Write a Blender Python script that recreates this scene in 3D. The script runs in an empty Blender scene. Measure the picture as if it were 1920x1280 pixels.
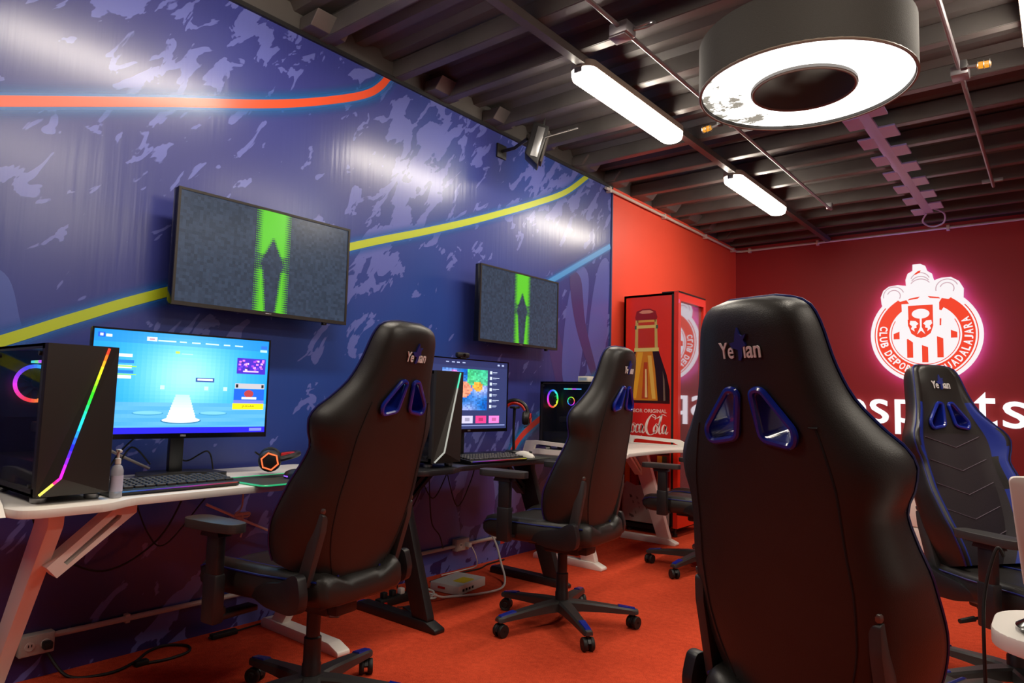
import bpy, bmesh, math, random
import numpy as np
from mathutils import Vector, Matrix, Euler
random.seed(7)
PI = math.pi
sc = bpy.context.scene
C = sc.collection

# ------------------------------------------------------------------ camera, world, exposure
cam_d = bpy.data.cameras.new('camera'); cam_d.lens = 24.0; cam_d.sensor_width = 36.0
cam_d.clip_start = 0.03
cam = bpy.data.objects.new('camera', cam_d); C.objects.link(cam); sc.camera = cam
CAMX, CAMH = 3.074, 1.10
# world axes expressed in camera space (x right, y down, z forward), from the vanishing points
_R = Matrix(((0.7770, -0.0320, -0.6280), (0.6280, 0.0820, 0.7740), (0.0260, -0.9960, 0.0840)))
_v1 = Vector((1040, 135, 1280)).normalized(); _v2 = Vector((1587, -66, -1280))
_x = (_v2 - _v2.dot(_v1) * _v1).normalized(); _z = _x.cross(_v1)
_R = Matrix((_x, _v1, _z))
_right = _R @ Vector((1, 0, 0)); _up = _R @ Vector((0, -1, 0)); _back = _R @ Vector((0, 0, -1))
M = Matrix((_right, _up, _back)).transposed().to_4x4(); M.translation = Vector((CAMX, 0, CAMH))
cam.matrix_world = M

w = bpy.data.worlds.new('world'); sc.world = w; w.use_nodes = True
w.node_tree.nodes['Background'].inputs[0].default_value = (0.55, 0.6, 0.75, 1)
w.node_tree.nodes['Background'].inputs[1].default_value = 0.02
sc.view_settings.view_transform = 'Standard'; sc.view_settings.look = 'None'
EXPO = 1.25
sc.view_settings.exposure = EXPO; sc.view_settings.gamma = 1.0
sc.view_settings.use_curve_mapping = False
TUBE_POWER = 17.0          # radiance of the ceiling tube diffusers
KX = 2 ** -EXPO            # screens: their own light level as the camera records it
RING_POWER = 1.6           # radiance of the ring pendant diffuser

cy = sc.cycles; cy.use_light_tree = False
cy.max_bounces = 5; cy.diffuse_bounces = 3; cy.glossy_bounces = 3; cy.transmission_bounces = 2; cy.transparent_max_bounces = 8
cy.caustics_reflective = False; cy.caustics_refractive = False

# ------------------------------------------------------------------ colours and materials
def lin(c):
    return tuple((x / 12.92 if x <= 0.04045 else ((x + 0.055) / 1.055) ** 2.4) for x in c)
def S(r, g, b): return lin((r / 255, g / 255, b / 255))
MATS = {}
def mat(name, col, rough=0.5, metal=0.0, spec=0.5, bump=None, var=None, alpha=1.0, coat=0.0, trans=0.0, sheen=0.0):
    if name in MATS: return MATS[name]
    m = bpy.data.materials.new(name); m.use_nodes = True; MATS[name] = m
    nt = m.node_tree; b = nt.nodes['Principled BSDF']
    b.inputs['Base Color'].default_value = (*col, 1); b.inputs['Roughness'].default_value = rough
    b.inputs['Metallic'].default_value = metal; b.inputs['Specular IOR Level'].default_value = spec
    b.inputs['Alpha'].default_value = alpha; b.inputs['Coat Weight'].default_value = coat
    b.inputs['Transmission Weight'].default_value = trans
    tc = nt.nodes.new('ShaderNodeTexCoord')
    if var:            # (scale, amount): light tonal variation of the material itself
        n = nt.nodes.new('ShaderNodeTexNoise'); n.inputs['Scale'].default_value = var[0]; n.inputs['Detail'].default_value = 3
        nt.links.new(tc.outputs['Object'], n.inputs['Vector'])
        r = nt.nodes.new('ShaderNodeMapRange'); r.inputs[3].default_value = 1 - var[1]; r.inputs[4].default_value = 1 + var[1]
        r.inputs[1].default_value = .3; r.inputs[2].default_value = .7
        nt.links.new(n.outputs['Fac'], r.inputs[0])
        mx = nt.nodes.new('ShaderNodeVectorMath'); mx.operation = 'SCALE'; mx.inputs[0].default_value = col
        nt.links.new(r.outputs[0], mx.inputs['Scale']); nt.links.new(mx.outputs[0], b.inputs['Base Color'])
    if bump:           # (scale, strength)
        n = nt.nodes.new('ShaderNodeTexNoise'); n.inputs['Scale'].default_value = bump[0]; n.inputs['Detail'].default_value = 1
        nt.links.new(tc.outputs['Object'], n.inputs['Vector'])
        bp = nt.nodes.new('ShaderNodeBump'); bp.inputs['Strength'].default_value = bump[1]; bp.inputs['Distance'].default_value = 0.004
        nt.links.new(n.outputs['Fac'], bp.inputs['Height']); nt.links.new(bp.outputs[0], b.inputs['Normal'])
    return m
def glow(name, col, strength):
    if name in MATS: return MATS[name]
    m = bpy.data.materials.new(name); m.use_nodes = True; MATS[name] = m
    b = m.node_tree.nodes['Principled BSDF']; b.inputs['Base Color'].default_value = (0.02, 0.02, 0.02, 1)
    b.inputs['Emission Color'].default_value = (*col, 1); b.inputs['Emission Strength'].default_value = strength
    if strength < 1: m.cycles.emission_sampling = 'NONE'
    return m
def colmat(name, emit=0.0, rough=0.5, spec=0.5, coat=0.0):
    """material that reads the print colour stored on the mesh faces"""
    if name in MATS: return MATS[name]
    m = bpy.data.materials.new(name); m.use_nodes = True; MATS[name] = m
    nt = m.node_tree; b = nt.nodes['Principled BSDF']; a = nt.nodes.new('ShaderNodeAttribute'); a.attribute_name = 'Col'
    b.inputs['Roughness'].default_value = rough; b.inputs['Specular IOR Level'].default_value = spec; b.inputs['Coat Weight'].default_value = coat
    if emit:
        b.inputs['Base Color'].default_value = (0.01, 0.01, 0.01, 1)
        nt.links.new(a.outputs['Color'], b.inputs['Emission Color']); b.inputs['Emission Strength'].default_value = emit; m.cycles.emission_sampling = 'NONE'
    else:
        nt.links.new(a.outputs['Color'], b.inputs['Base Color'])
    return m

m_white = mat('white_desk_paint', S(242, 236, 228), .38, var=(3, .04))
m_blackdesk = mat('black_carbon_desk', S(34, 33, 36), .33, bump=(260, .15))
m_blackmetal = mat('black_powder_metal', S(26, 25, 27), .42)
m_plastic = mat('black_plastic', S(30, 29, 31), .4)
m_plastic2 = mat('dark_grey_plastic', S(52, 50, 50), .45)
m_pu = mat('black_faux_leather', S(35, 32, 30), .40, bump=(420, .12), var=(9, .12))
m_pu_panel = mat('dark_purple_fabric', S(38, 30, 36), .6, bump=(500, .2))
m_blue = mat('blue_faux_leather', S(28, 50, 150), .4, bump=(420, .1))
m_bluepl = mat('blue_gloss_plastic', S(22, 42, 150), .2, coat=.5)
m_pipe_blue = mat('blue_piping', S(17, 30, 104), .42)
m_chrome = mat('chrome', (.75, .75, .78), .12, 1.0)
m_greymetal = mat('grey_metal', (.35, .35, .36), .35, .9)
m_rubber = mat('black_rubber', S(18, 18, 18), .6)
m_logo_white = mat('white_stitching', S(225, 222, 220), .6)
m_whitepl = mat('white_plastic', S(222, 216, 208), .4)
m_conduit = mat('conduit_white_paint', S(196, 190, 182), .42)
m_conduit_grey = mat('conduit_galvanised', S(150, 146, 150), .38, .6)
m_black_gloss = mat('black_gloss', S(12, 12, 14), .12)
m_red = mat('red_plastic', S(205, 34, 22), .35)
m_col = colmat('printed_colour', 0, .4)
m_colgloss = colmat('printed_gloss', 0, .28, coat=.3)
m_scr = colmat('screen_light', 1.5 * KX, .25)
m_led = colmat('led_light', 1.5 * KX, .3)
m_led_dim = colmat('dim_led_light', .55 * KX, .3)

# ------------------------------------------------------------------ mesh builder
def catmull(pts, n=8, closed=False):
    P = [Vector(p) for p in pts]; out = []
    N = len(P)
    rng = range(N if closed else N - 1)
    for i in rng:
        if closed: a, b, c, d = P[i - 1], P[i], P[(i + 1) % N], P[(i + 2) % N]
        else: a, b, c, d = P[max(i - 1, 0)], P[i], P[i + 1], P[min(i + 2, N - 1)]
        for k in range(n):
            t = k / n
            out.append(0.5 * ((2 * b) + (c - a) * t + (2 * a - 5 * b + 4 * c - d) * t * t + (3 * b - a - 3 * c + d) * t ** 3))
    if not closed: out.append(P[-1])
    return out
def ci(xs, ys, x):
    """smooth interpolation through (xs, ys)"""
    n = len(xs)
    if x <= xs[0]: return ys[0]
    if x >= xs[-1]: return ys[-1]
    i = max(k for k in range(n) if xs[k] <= x); i = min(i, n - 2)
    h = xs[i + 1] - xs[i]; t = (x - xs[i]) / h
    def sl(k):
        if k == 0: return (ys[1] - ys[0]) / (xs[1] - xs[0])
        if k == n - 1: return (ys[-1] - ys[-2]) / (xs[-1] - xs[-2])
        a = (ys[k] - ys[k - 1]) / (xs[k] - xs[k - 1]); b = (ys[k + 1] - ys[k]) / (xs[k + 1] - xs[k])
        return 0 if a * b <= 0 else 2 * a * b / (a + b)
    m0, m1 = sl(i), sl(i + 1)
    return ((2*t**3-3*t*t+1)*ys[i] + (t**3-2*t*t+t)*h*m0 + (-2*t**3+3*t*t)*ys[i+1] + (t**3-t*t)*h*m1)

class MB:
    def __init__(self): self.v = []; self.f = []; self.c = []; self.mi = []; self.cur = 0
    def add(self, verts, faces, col=None, mtx=None, mi=None):
        o = len(self.v)
        for p in verts:
            p = Vector(p)
            self.v.append(tuple(mtx @ p) if mtx is not None else tuple(p))
        for k, f in enumerate(faces):
            self.f.append(tuple(i + o for i in f))
            self.c.append(col[k] if isinstance(col, list) else col)
            self.mi.append(mi[k] if isinstance(mi, list) else (self.cur if mi is None else mi))
        return self
    def bm_add(self, bm, mtx=None, col=None):
        bm.verts.ensure_lookup_table(); bm.verts.index_update()
        self.add([v.co.copy() for v in bm.verts], [tuple(v.index for v in f.verts) for f in bm.faces], col, mtx)
        bm.free(); return self
    def box(self, c, s, bev=0, mtx=None, seg=2, col=None):
        bm = bmesh.new(); bmesh.ops.create_cube(bm, size=1)
        for v in bm.verts: v.co = Vector((v.co.x * s[0], v.co.y * s[1], v.co.z * s[2]))
        if bev: bmesh.ops.bevel(bm, geom=bm.edges[:], offset=bev, segments=seg, affect='EDGES', profile=.5)
        for v in bm.verts: v.co += Vector(c)
        return self.bm_add(bm, mtx, col)
    def prism(self, poly, axis, a, b, bev=0, mtx=None, seg=2, col=None):
        """poly: 2D points; axis 'x': (y,z), 'y': (x,z), 'z': (x,y); from a to b along axis"""
        def P(p, t):
            return {'x': (t, p[0], p[1]), 'y': (p[0], t, p[1]), 'z': (p[0], p[1], t)}[axis]
        n = len(poly); bm = bmesh.new()
        A = [bm.verts.new(P(p, a)) for p in poly]; B = [bm.verts.new(P(p, b)) for p in poly]
        bm.faces.new(A); bm.faces.new(B[::-1])
        for i in range(n): bm.faces.new((A[i], B[i], B[(i + 1) % n], A[(i + 1) % n]))
        bmesh.ops.recalc_face_normals(bm, faces=bm.faces[:])
        if bev: bmesh.ops.bevel(bm, geom=bm.edges[:], offset=bev, segments=seg, affect='EDGES', profile=.5, clamp_overlap=True)
        return self.bm_add(bm, mtx, col)
    def ring_prism(self, outer, inner, axis, a, b, mtx=None, col=None):
        """extruded closed frame: same number of outer and inner points"""
        def P(p, t):
            return {'x': (t, p[0], p[1]), 'y': (p[0], t, p[1]), 'z': (p[0], p[1], t)}[axis]
        n = len(outer)
        V = [P(p, a) for p in outer] + [P(p, b) for p in outer] + [P(p, b) for p in inner] + [P(p, a) for p in inner]
        F = []
        for i in range(n):
            j = (i + 1) % n
            for k in range(4):
                l = (k + 1) % 4
                F.append((k * n + i, k * n + j, l * n + j, l * n + i))
        bm = bmesh.new(); vs = [bm.verts.new(v) for v in V]
        for f in F: bm.faces.new([vs[i] for i in f])
        bmesh.ops.recalc_face_normals(bm, faces=bm.faces[:])
        return self.bm_add(bm, mtx, col)
    def tube(self, pts, r, seg=8, smooth=0, closed=False, mtx=None, cap=True, col=None, cols=None):
        if smooth: pts = catmull(pts, smooth, closed)
        P = [Vector(p) for p in pts]; n = len(P)
        R = list(r) if hasattr(r, '__len__') else [r] * n
        if len(R) != n: R = [R[min(int(i * len(R) / n), len(R) - 1)] for i in range(n)]
        T = []
        for i in range(n):
            a = P[i - 1] if (i > 0 or closed) else P[i]; b = P[(i + 1) % n] if (i < n - 1 or closed) else P[i]
            t = (b - a); T.append(t.normalized() if t.length > 1e-9 else Vector((0, 0, 1)))
        u = T[0].orthogonal().normalized(); V = []
        for i in range(n):
            u = (u - u.dot(T[i]) * T[i])
            u = u.normalized() if u.length > 1e-6 else T[i].orthogonal().normalized()
            wv = T[i].cross(u)
            for k in range(seg):
                a = 2 * PI * k / seg
                V.append(P[i] + (u * math.cos(a) + wv * math.sin(a)) * R[i])
        F = []; CC = []
        for i in range(n if closed else n - 1):
            j = (i + 1) % n
            for k in range(seg):
                l = (k + 1) % seg
                F.append((i * seg + k, i * seg + l, j * seg + l, j * seg + k)); CC.append(cols[i] if cols else col)
        if cap and not closed:
            F.append(tuple(range(seg))[::-1]); F.append(tuple((n - 1) * seg + k for k in range(seg)))
            CC += [cols[0] if cols else col, cols[-1] if cols else col]
        return self.add(V, F, CC, mtx)
    def lathe(self, prof, seg=24, mtx=None, col=None, cap=True):
        """prof: (r, z) list, revolved about z"""
        V = []; F = []
        for r, z in prof:
            for k in range(seg):
                a = 2 * PI * k / seg; V.append((r * math.cos(a), r * math.sin(a), z))
        n = len(prof)
        for i in range(n - 1):
            for k in range(seg):
                l = (k + 1) % seg
                F.append((i * seg + k, i * seg + l, (i + 1) * seg + l, (i + 1) * seg + k))
        if cap and prof[0][0] > 1e-6: F.append(tuple(range(seg))[::-1])
        if cap and prof[-1][0] > 1e-6: F.append(tuple((n - 1) * seg + k for k in range(seg)))
        return self.add(V, F, col, mtx)
    def poly(self, pts, col=None, mtx=None):
        return self.add(pts, [tuple(range(len(pts)))], col, mtx)
    def mesh(self, name, smooth=35):
        me = bpy.data.meshes.new(name); me.from_pydata(self.v, [], self.f)
        me.polygons.foreach_set('material_index', self.mi)
        if any(c is not None for c in self.c):
            at = me.color_attributes.new('Col', 'FLOAT_COLOR', 'CORNER'); buf = []
            for f, c in zip(self.f, self.c):
                c = c or (0.5, 0.5, 0.5)
                for _ in f: buf += [c[0], c[1], c[2], 1.0]
            at.data.foreach_set('color', buf)
        me.validate(); me.update()
        if smooth:
            me.shade_smooth(); me.set_sharp_from_angle(angle=math.radians(smooth))
        return me
    def obj(self, name, material=None, parent=None, smooth=35, loc=None, rot=None):
        return mobj(name, self.mesh(name, smooth), material, parent, loc, rot)
def mobj(name, me, material=None, parent=None, loc=None, rot=None):
    if material is not None and not me.materials:
        for m in (material if isinstance(material, (list, tuple)) else [material]): me.materials.append(m)
    o = bpy.data.objects.new(name, me); C.objects.link(o)
    if loc is not None: o.location = loc
    if rot is not None: o.rotation_euler = rot
    if parent is not None: o.parent = parent
    return o
def tag(o, label, cat, group=None):
    o['label'] = label; o['category'] = cat
    if group: o['group'] = group
    return o
def thing(name, label, cat, loc=(0, 0, 0), rotz=0, group=None):
    o = bpy.data.objects.new(name, None); C.objects.link(o); o.empty_display_size = .1
    o.location = loc; o.rotation_euler = (0, 0, rotz)
    return tag(o, label, cat, group)
def struct(o): o['kind'] = 'structure'; return o
def stuff(o): o['kind'] = 'stuff'; return o
def lbl(o, t): o['label'] = t; return o
def text_geo(s, size=1.0, shear=0.0, bold=0.0, extrude=0.0, res=4, spacing=1.0):
    cu = bpy.data.curves.new('t', 'FONT'); cu.body = s; cu.size = size; cu.shear = shear; cu.offset = bold
    cu.extrude = extrude; cu.resolution_u = res; cu.space_character = spacing; cu.fill_mode = 'BOTH'
    o = bpy.data.objects.new('t', cu); C.objects.link(o)
    dg = bpy.context.evaluated_depsgraph_get(); ev = o.evaluated_get(dg); me = ev.to_mesh()
    V = [tuple(v.co) for v in me.vertices]; F = [tuple(p.vertices) for p in me.polygons]
    ev.to_mesh_clear(); bpy.data.objects.remove(o); bpy.data.curves.remove(cu)
    return V, F
def text_into(mb, s, x0, x1, y0, y1, fn, col=None, bold=0.0, shear=0.0, extrude=0.0, keep=False, spacing=1.0):
    """fit a string into the 2D box x0..x1, y0..y1; fn maps (u, v, depth) to 3D"""
    V, F = text_geo(s, 1.0, shear, bold, extrude, spacing=spacing)
    if not V: return
    ax = min(v[0] for v in V); bx = max(v[0] for v in V); ay = min(v[1] for v in V); by = max(v[1] for v in V)
    sx = (x1 - x0) / (bx - ax); sy = (y1 - y0) / (by - ay)
    mb.add([fn(x0 + (v[0] - ax) * sx, y0 + (v[1] - ay) * sy, v[2]) for v in V], F, col)
def rrect(x0, x1, y0, y1, r, n=4):
    out = []
    for cx, cy, a0 in ((x1 - r, y1 - r, 0), (x0 + r, y1 - r, 90), (x0 + r, y0 + r, 180), (x1 - r, y0 + r, 270)):
        for k in range(n + 1):
            a = math.radians(a0 + 90 * k / n); out.append((cx + r * math.cos(a), cy + r * math.sin(a)))
    return out
def roundpoly(poly, r, n=4):
    out = []; N = len(poly)
    for i in range(N):
        p = Vector(poly[i]); a = Vector(poly[i - 1]) - p; b = Vector(poly[(i + 1) % N]) - p
        rr = min(r, a.length * .45, b.length * .45); A = p + a.normalized() * rr; B = p + b.normalized() * rr
        for k in range(n + 1):
            t = k / n; q = A * (1 - t) ** 2 + p * 2 * t * (1 - t) + B * t * t; out.append((q.x, q.y))
    return out
def offset_poly(poly, d):
    cx = sum(p[0] for p in poly) / len(poly); cy = sum(p[1] for p in poly) / len(poly); out = []
    n = len(poly)
    for i in range(n):
        a = Vector(poly[i - 1]); b = Vector(poly[i]); c = Vector(poly[(i + 1) % n])
        t = (c - a).normalized(); nrm = Vector((t.y, -t.x))
        if nrm.dot(b - Vector((cx, cy))) < 0: nrm = -nrm
        q = b + nrm * d; out.append((q.x, q.y))
    return out
def hsv(h, s=1, v=1):
    import colorsys
    return lin(colorsys.hsv_to_rgb(h % 1, s, v))

# ------------------------------------------------------------------ the room
XR, YB, YF, ZC = 6.2, -3.6, 8.07, 3.0      # right wall, back wall, far wall, ceiling underside
YRED = 5.134                               # where the mural ends and the red paint starts

def floor_mat():
    m = bpy.data.materials.new('red_carpet'); m.use_nodes = True; nt = m.node_tree; b = nt.nodes['Principled BSDF']
    tc = nt.nodes.new('ShaderNodeTexCoord')
    n1 = nt.nodes.new('ShaderNodeTexNoise'); n1.inputs['Scale'].default_value = 220; n1.inputs['Detail'].default_value = 3
    n2 = nt.nodes.new('ShaderNodeTexNoise'); n2.inputs['Scale'].default_value = 2.2; n2.inputs['Detail'].default_value = 4
    n3 = nt.nodes.new('ShaderNodeTexNoise'); n3.inputs['Scale'].default_value = 38; n3.inputs['Detail'].default_value = 3
    for n in (n1, n2, n3): nt.links.new(tc.outputs['Object'], n.inputs['Vector'])
    a = nt.nodes.new('ShaderNodeMath'); a.operation = 'MULTIPLY_ADD'; a.inputs[1].default_value = .5; nt.links.new(n1.outputs[0], a.inputs[0])
    a2 = nt.nodes.new('ShaderNodeMath'); a2.operation = 'MULTIPLY_ADD'; a2.inputs[1].default_value = .3; nt.links.new(n2.outputs[0], a2.inputs[0])
    a3 = nt.nodes.new('ShaderNodeMath'); a3.operation = 'MULTIPLY'; a3.inputs[1].default_value = .3; nt.links.new(n3.outputs[0], a3.inputs[0])
    nt.links.new(a3.outputs[0], a2.inputs[2]); nt.links.new(a2.outputs[0], a.inputs[2])
    cr = nt.nodes.new('ShaderNodeValToRGB'); e = cr.color_ramp.elements
    e[0].position = .3; e[0].color = (*S(156, 40, 22), 1); e[1].position = .75; e[1].color = (*S(238, 90, 56), 1)
    nt.links.new(a.outputs[0], cr.inputs[0]); nt.links.new(cr.outputs[0], b.inputs['Base Color'])
    b.inputs['Roughness'].default_value = .95; b.inputs['Specular IOR Level'].default_value = .1
    bp = nt.nodes.new('ShaderNodeBump'); bp.inputs['Strength'].default_value = .6; bp.inputs['Distance'].default_value = .006
    nt.links.new(n1.outputs[0], bp.inputs['Height']); nt.links.new(bp.outputs[0], b.inputs['Normal'])
    return m
def mural_mat():
    m = bpy.data.materials.new('blue_vinyl_mural'); m.use_nodes = True; nt = m.node_tree; b = nt.nodes['Principled BSDF']
    L = nt.links.new; N = nt.nodes.new
    tc = N('ShaderNodeTexCoord')
    # large cloudy patches of the print
    n0 = N('ShaderNodeTexNoise'); n0.inputs['Scale'].default_value = .55; n0.inputs['Detail'].default_value = 2
    L(tc.outputs['Object'], n0.inputs['Vector'])
    cr = N('ShaderNodeValToRGB'); el = cr.color_ramp.elements
    el[0].position = .32; el[0].color = (*S(54, 56, 128), 1); el[1].position = .68; el[1].color = (*S(40, 70, 150), 1)
    k = el.new(.5); k.color = (*S(54, 62, 140), 1)
    L(n0.outputs[0], cr.inputs[0])
    # vertical gradient: darker violet low on the wall
    sx = N('ShaderNodeSeparateXYZ'); L(tc.outputs['Object'], sx.inputs[0])
    mr = N('ShaderNodeMapRange'); mr.inputs[1].default_value = .1; mr.inputs[2].default_value = 1.0; mr.inputs[3].default_value = 1; mr.inputs[4].default_value = 0
    L(sx.outputs['Z'], mr.inputs[0])
    mg = N('ShaderNodeMix'); mg.data_type = 'RGBA'; mg.inputs['B'].default_value = (*S(46, 40, 100), 1)
    L(mr.outputs[0], mg.inputs['Factor']); L(cr.outputs[0], mg.inputs['A'])
    # splatter: stretched noise, thresholded, kept where a broad mask allows
    mp = N('ShaderNodeMapping'); mp.vector_type = 'TEXTURE'; mp.inputs['Rotation'].default_value = (math.radians(50), 0, 0); mp.inputs['Scale'].default_value = (1, .62, .24)
    L(tc.outputs['Object'], mp.inputs['Vector'])
    n1 = N('ShaderNodeTexNoise'); n1.inputs['Scale'].default_value = 2.7; n1.inputs['Detail'].default_value = 3.2; n1.inputs['Roughness'].default_value = .55
    n1.inputs['Distortion'].default_value = .5
    L(mp.outputs[0], n1.inputs['Vector'])
    n2 = N('ShaderNodeTexNoise'); n2.inputs['Scale'].default_value = .8; n2.inputs['Detail'].default_value = 1
    mp2 = N('ShaderNodeMapping'); mp2.vector_type = 'TEXTURE'; mp2.inputs['Rotation'].default_value = (math.radians(50), 0, 0); mp2.inputs['Scale'].default_value = (1, 1.5, .62); mp2.inputs['Location'].default_value = (.3, 1.7, .4)
    L(tc.outputs['Object'], mp2.inputs['Vector']); L(mp2.outputs[0], n2.inputs['Vector'])
    ad = N('ShaderNodeMath'); ad.operation = 'MULTIPLY_ADD'; ad.inputs[1].default_value = .55; L(n2.outputs[0], ad.inputs[0]); L(n1.outputs[0], ad.inputs[2])
    th = N('ShaderNodeMapRange'); th.inputs[1].default_value = .842; th.inputs[2].default_value = .856; L(ad.outputs[0], th.inputs[0])
    ms = N('ShaderNodeMix'); ms.data_type = 'RGBA'; ms.inputs['B'].default_value = (*S(108, 116, 196), 1)
    mm = N('ShaderNodeMath'); mm.operation = 'MULTIPLY'; mm.inputs[1].default_value = .75; L(th.outputs[0], mm.inputs[0])
    L(mm.outputs[0], ms.inputs['Factor']); L(mg.outputs['Result'], ms.inputs['A'])
    L(ms.outputs['Result'], b.inputs['Base Color'])
    # satin vinyl with fine vertical drag marks
    mp3 = N('ShaderNodeMapping'); mp3.inputs['Scale'].default_value = (1, 9, .5); L(tc.outputs['Object'], mp3.inputs['Vector'])
    n3 = N('ShaderNodeTexNoise'); n3.inputs['Scale'].default_value = 3.5; n3.inputs['Detail'].default_value = 2; L(mp3.outputs[0], n3.inputs['Vector'])
    bp = N('ShaderNodeBump'); bp.inputs['Strength'].default_value = .10; bp.inputs['Distance'].default_value = .01
    L(n3.outputs[0], bp.inputs['Height']); L(bp.outputs[0], b.inputs['Normal'])
    b.inputs['Roughness'].default_value = .42; b.inputs['Specular IOR Level'].default_value = .25
    b.inputs['Coat Weight'].default_value = .85; b.inputs['Coat Roughness'].default_value = .225; L(bp.outputs[0], b.inputs['Coat Normal'])
    return m
def paint(name, col, rough=.55):
    return mat(name, col, rough, bump=(90, .06), var=(1.3, .05))
m_mural = mural_mat()
m_redwall = paint('red_wall_paint', S(232, 78, 54), .5)
m_redwall_shaded = paint('red_wall_paint_shaded', S(150, 20, 28), .55)  # far wall red, its weaker light put in as a darker colour
m_plainwall = paint('grey_wall_paint', S(150, 146, 150), .7)
m_deck = mat('dark_steel_deck', S(84, 80, 78), .45, .1, bump=(14, .15), var=(2, .2))
m_joist = mat('dark_joist_steel', S(92, 88, 86), .4, .2, var=(3, .2))

o = MB().box(((XR) / 2, (YB + YF) / 2, -.03), (XR + .2, YF - YB + .2, .06)).obj('floor', floor_mat(), smooth=0); struct(o); floor = o

wl = MB().box((-.05, (YB + YRED) / 2, ZC / 2), (.1, YRED - YB, ZC)).box((-.05, (YF + YRED) / 2, ZC / 2), (.1, YF - YRED, ZC))
wl.mi = [0] * 6 + [1] * 6
wall_left = struct(wl.obj('wall_left', [m_mural, m_redwall], smooth=0))
struct(MB().box((XR / 2, YF + .05, ZC / 2), (XR, .1, ZC)).obj('wall_far', m_redwall_shaded, smooth=0))
struct(MB().box((XR + .05, (YB + YF) / 2, ZC / 2), (.1, YF - YB, ZC)).obj('wall_right', m_plainwall, smooth=0))
struct(MB().box((XR / 2, YB - .05, ZC / 2), (XR, .1, ZC)).obj('wall_back', m_plainwall, smooth=0))

# dark header band above the wall tops
struct(MB().box((-.04, (YB + YF) / 2, ZC + .1), (.08, YF - YB, .2)).obj('trim_3', m_deck, smooth=0))
struct(MB().box((XR / 2, YF + .04, ZC + .1), (XR, .08, .2)).obj('trim_4', m_deck, smooth=0))
struct(MB().box((XR + .04, (YB + YF) / 2, ZC + .1), (.08, YF - YB, .2)).obj('trim_5', m_deck, smooth=0))
struct(MB().box((XR / 2, YB - .04, ZC + .1), (XR, .08, .2)).obj('trim_6', m_deck, smooth=0))
# corrugated steel deck, ribs running across the room
prof = []; pitch = .2; y = YB
while y < YF - 1e-6:
    prof += [(y, ZC + .13), (y + .08, ZC + .13), (y + .105, ZC + .09), (y + .165, ZC + .09)]; y += pitch
    if y > YF: break
prof = [p for p in prof if p[0] <= YF] + [(YF, ZC + .13)]
mb = MB(); n = len(prof)
V = [(0, a, b) for a, b in prof] + [(XR, a, b) for a, b in prof] + [(0, YB, ZC + .2), (0, YF, ZC + .2), (XR, YB, ZC + .2), (XR, YF, ZC + .2)]
F = [(i, i + 1, n + i + 1, n + i) for i in range(n - 1)] + [(2 * n, 2 * n + 1, 2 * n + 3, 2 * n + 2), (0, n, 2 * n + 2, 2 * n), (n - 1, 2 * n - 1, 2 * n + 3, 2 * n + 1)]
mb.add(V, F); ceiling = struct(mb.obj('ceiling', m_deck, smooth=0))
# cold-formed joists under the deck
jm = MB()
jm.box((XR / 2, 0, ZC + .09), (XR, .07, .012)).box((XR / 2, -.03, ZC + .045), (XR, .008, .10)).box((XR / 2, 0, ZC - .002), (XR, .055, .01))
jme = jm.mesh('joist', 0); jme.materials.append(m_joist)
for yj in [-3.2, -2.3, -1.4, -.5, .4, 1.25, 2.09, 2.62, 3.0, 3.54, 4.02, 4.55, 5.05, 5.5, 5.92, 6.34, 6.76, 7.14, 7.55, 7.92]:
    mobj('joist', jme, None, ceiling, (0, yj, 0))
# long rail the tube lights hang from, and stub blocks where joists meet the wall
for xr in (1.06, 3.04):
    MB().box((xr, (YB + YF) / 2, ZC - .035), (.05, YF - YB - .02, .045)).obj('light_rail', m_joist, ceiling, 0)
bl = MB().prism([(0, -.0), (.10, -.0), (.16, .07), (0, .07)], 'y', -.11, .11, .004); blm = bl.mesh('wall_bracket', 0); blm.materials.append(m_joist)
for yj in [1.05, 2.05, 2.95, 3.5, 4.0, 4.6, 5.1, 5.6, 6.1, 6.6, 7.1, 7.6]:
    mobj('wall_bracket', blm, None, ceiling, (.004, yj, ZC + .0))
# black capping strip along the top of the mural, blue edge trim where the mural ends
struct(MB().box((.008, (YB + YRED) / 2, ZC - .012), (.016, YRED - YB, .024)).obj('trim_1', m_blackmetal, smooth=0))
struct(MB().box((.006, YRED, ZC / 2 - .02), (.012, .014, ZC - .06)).obj('trim_2', mat('blue_edge_trim', S(60, 74, 120), .4), smooth=0))

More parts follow.
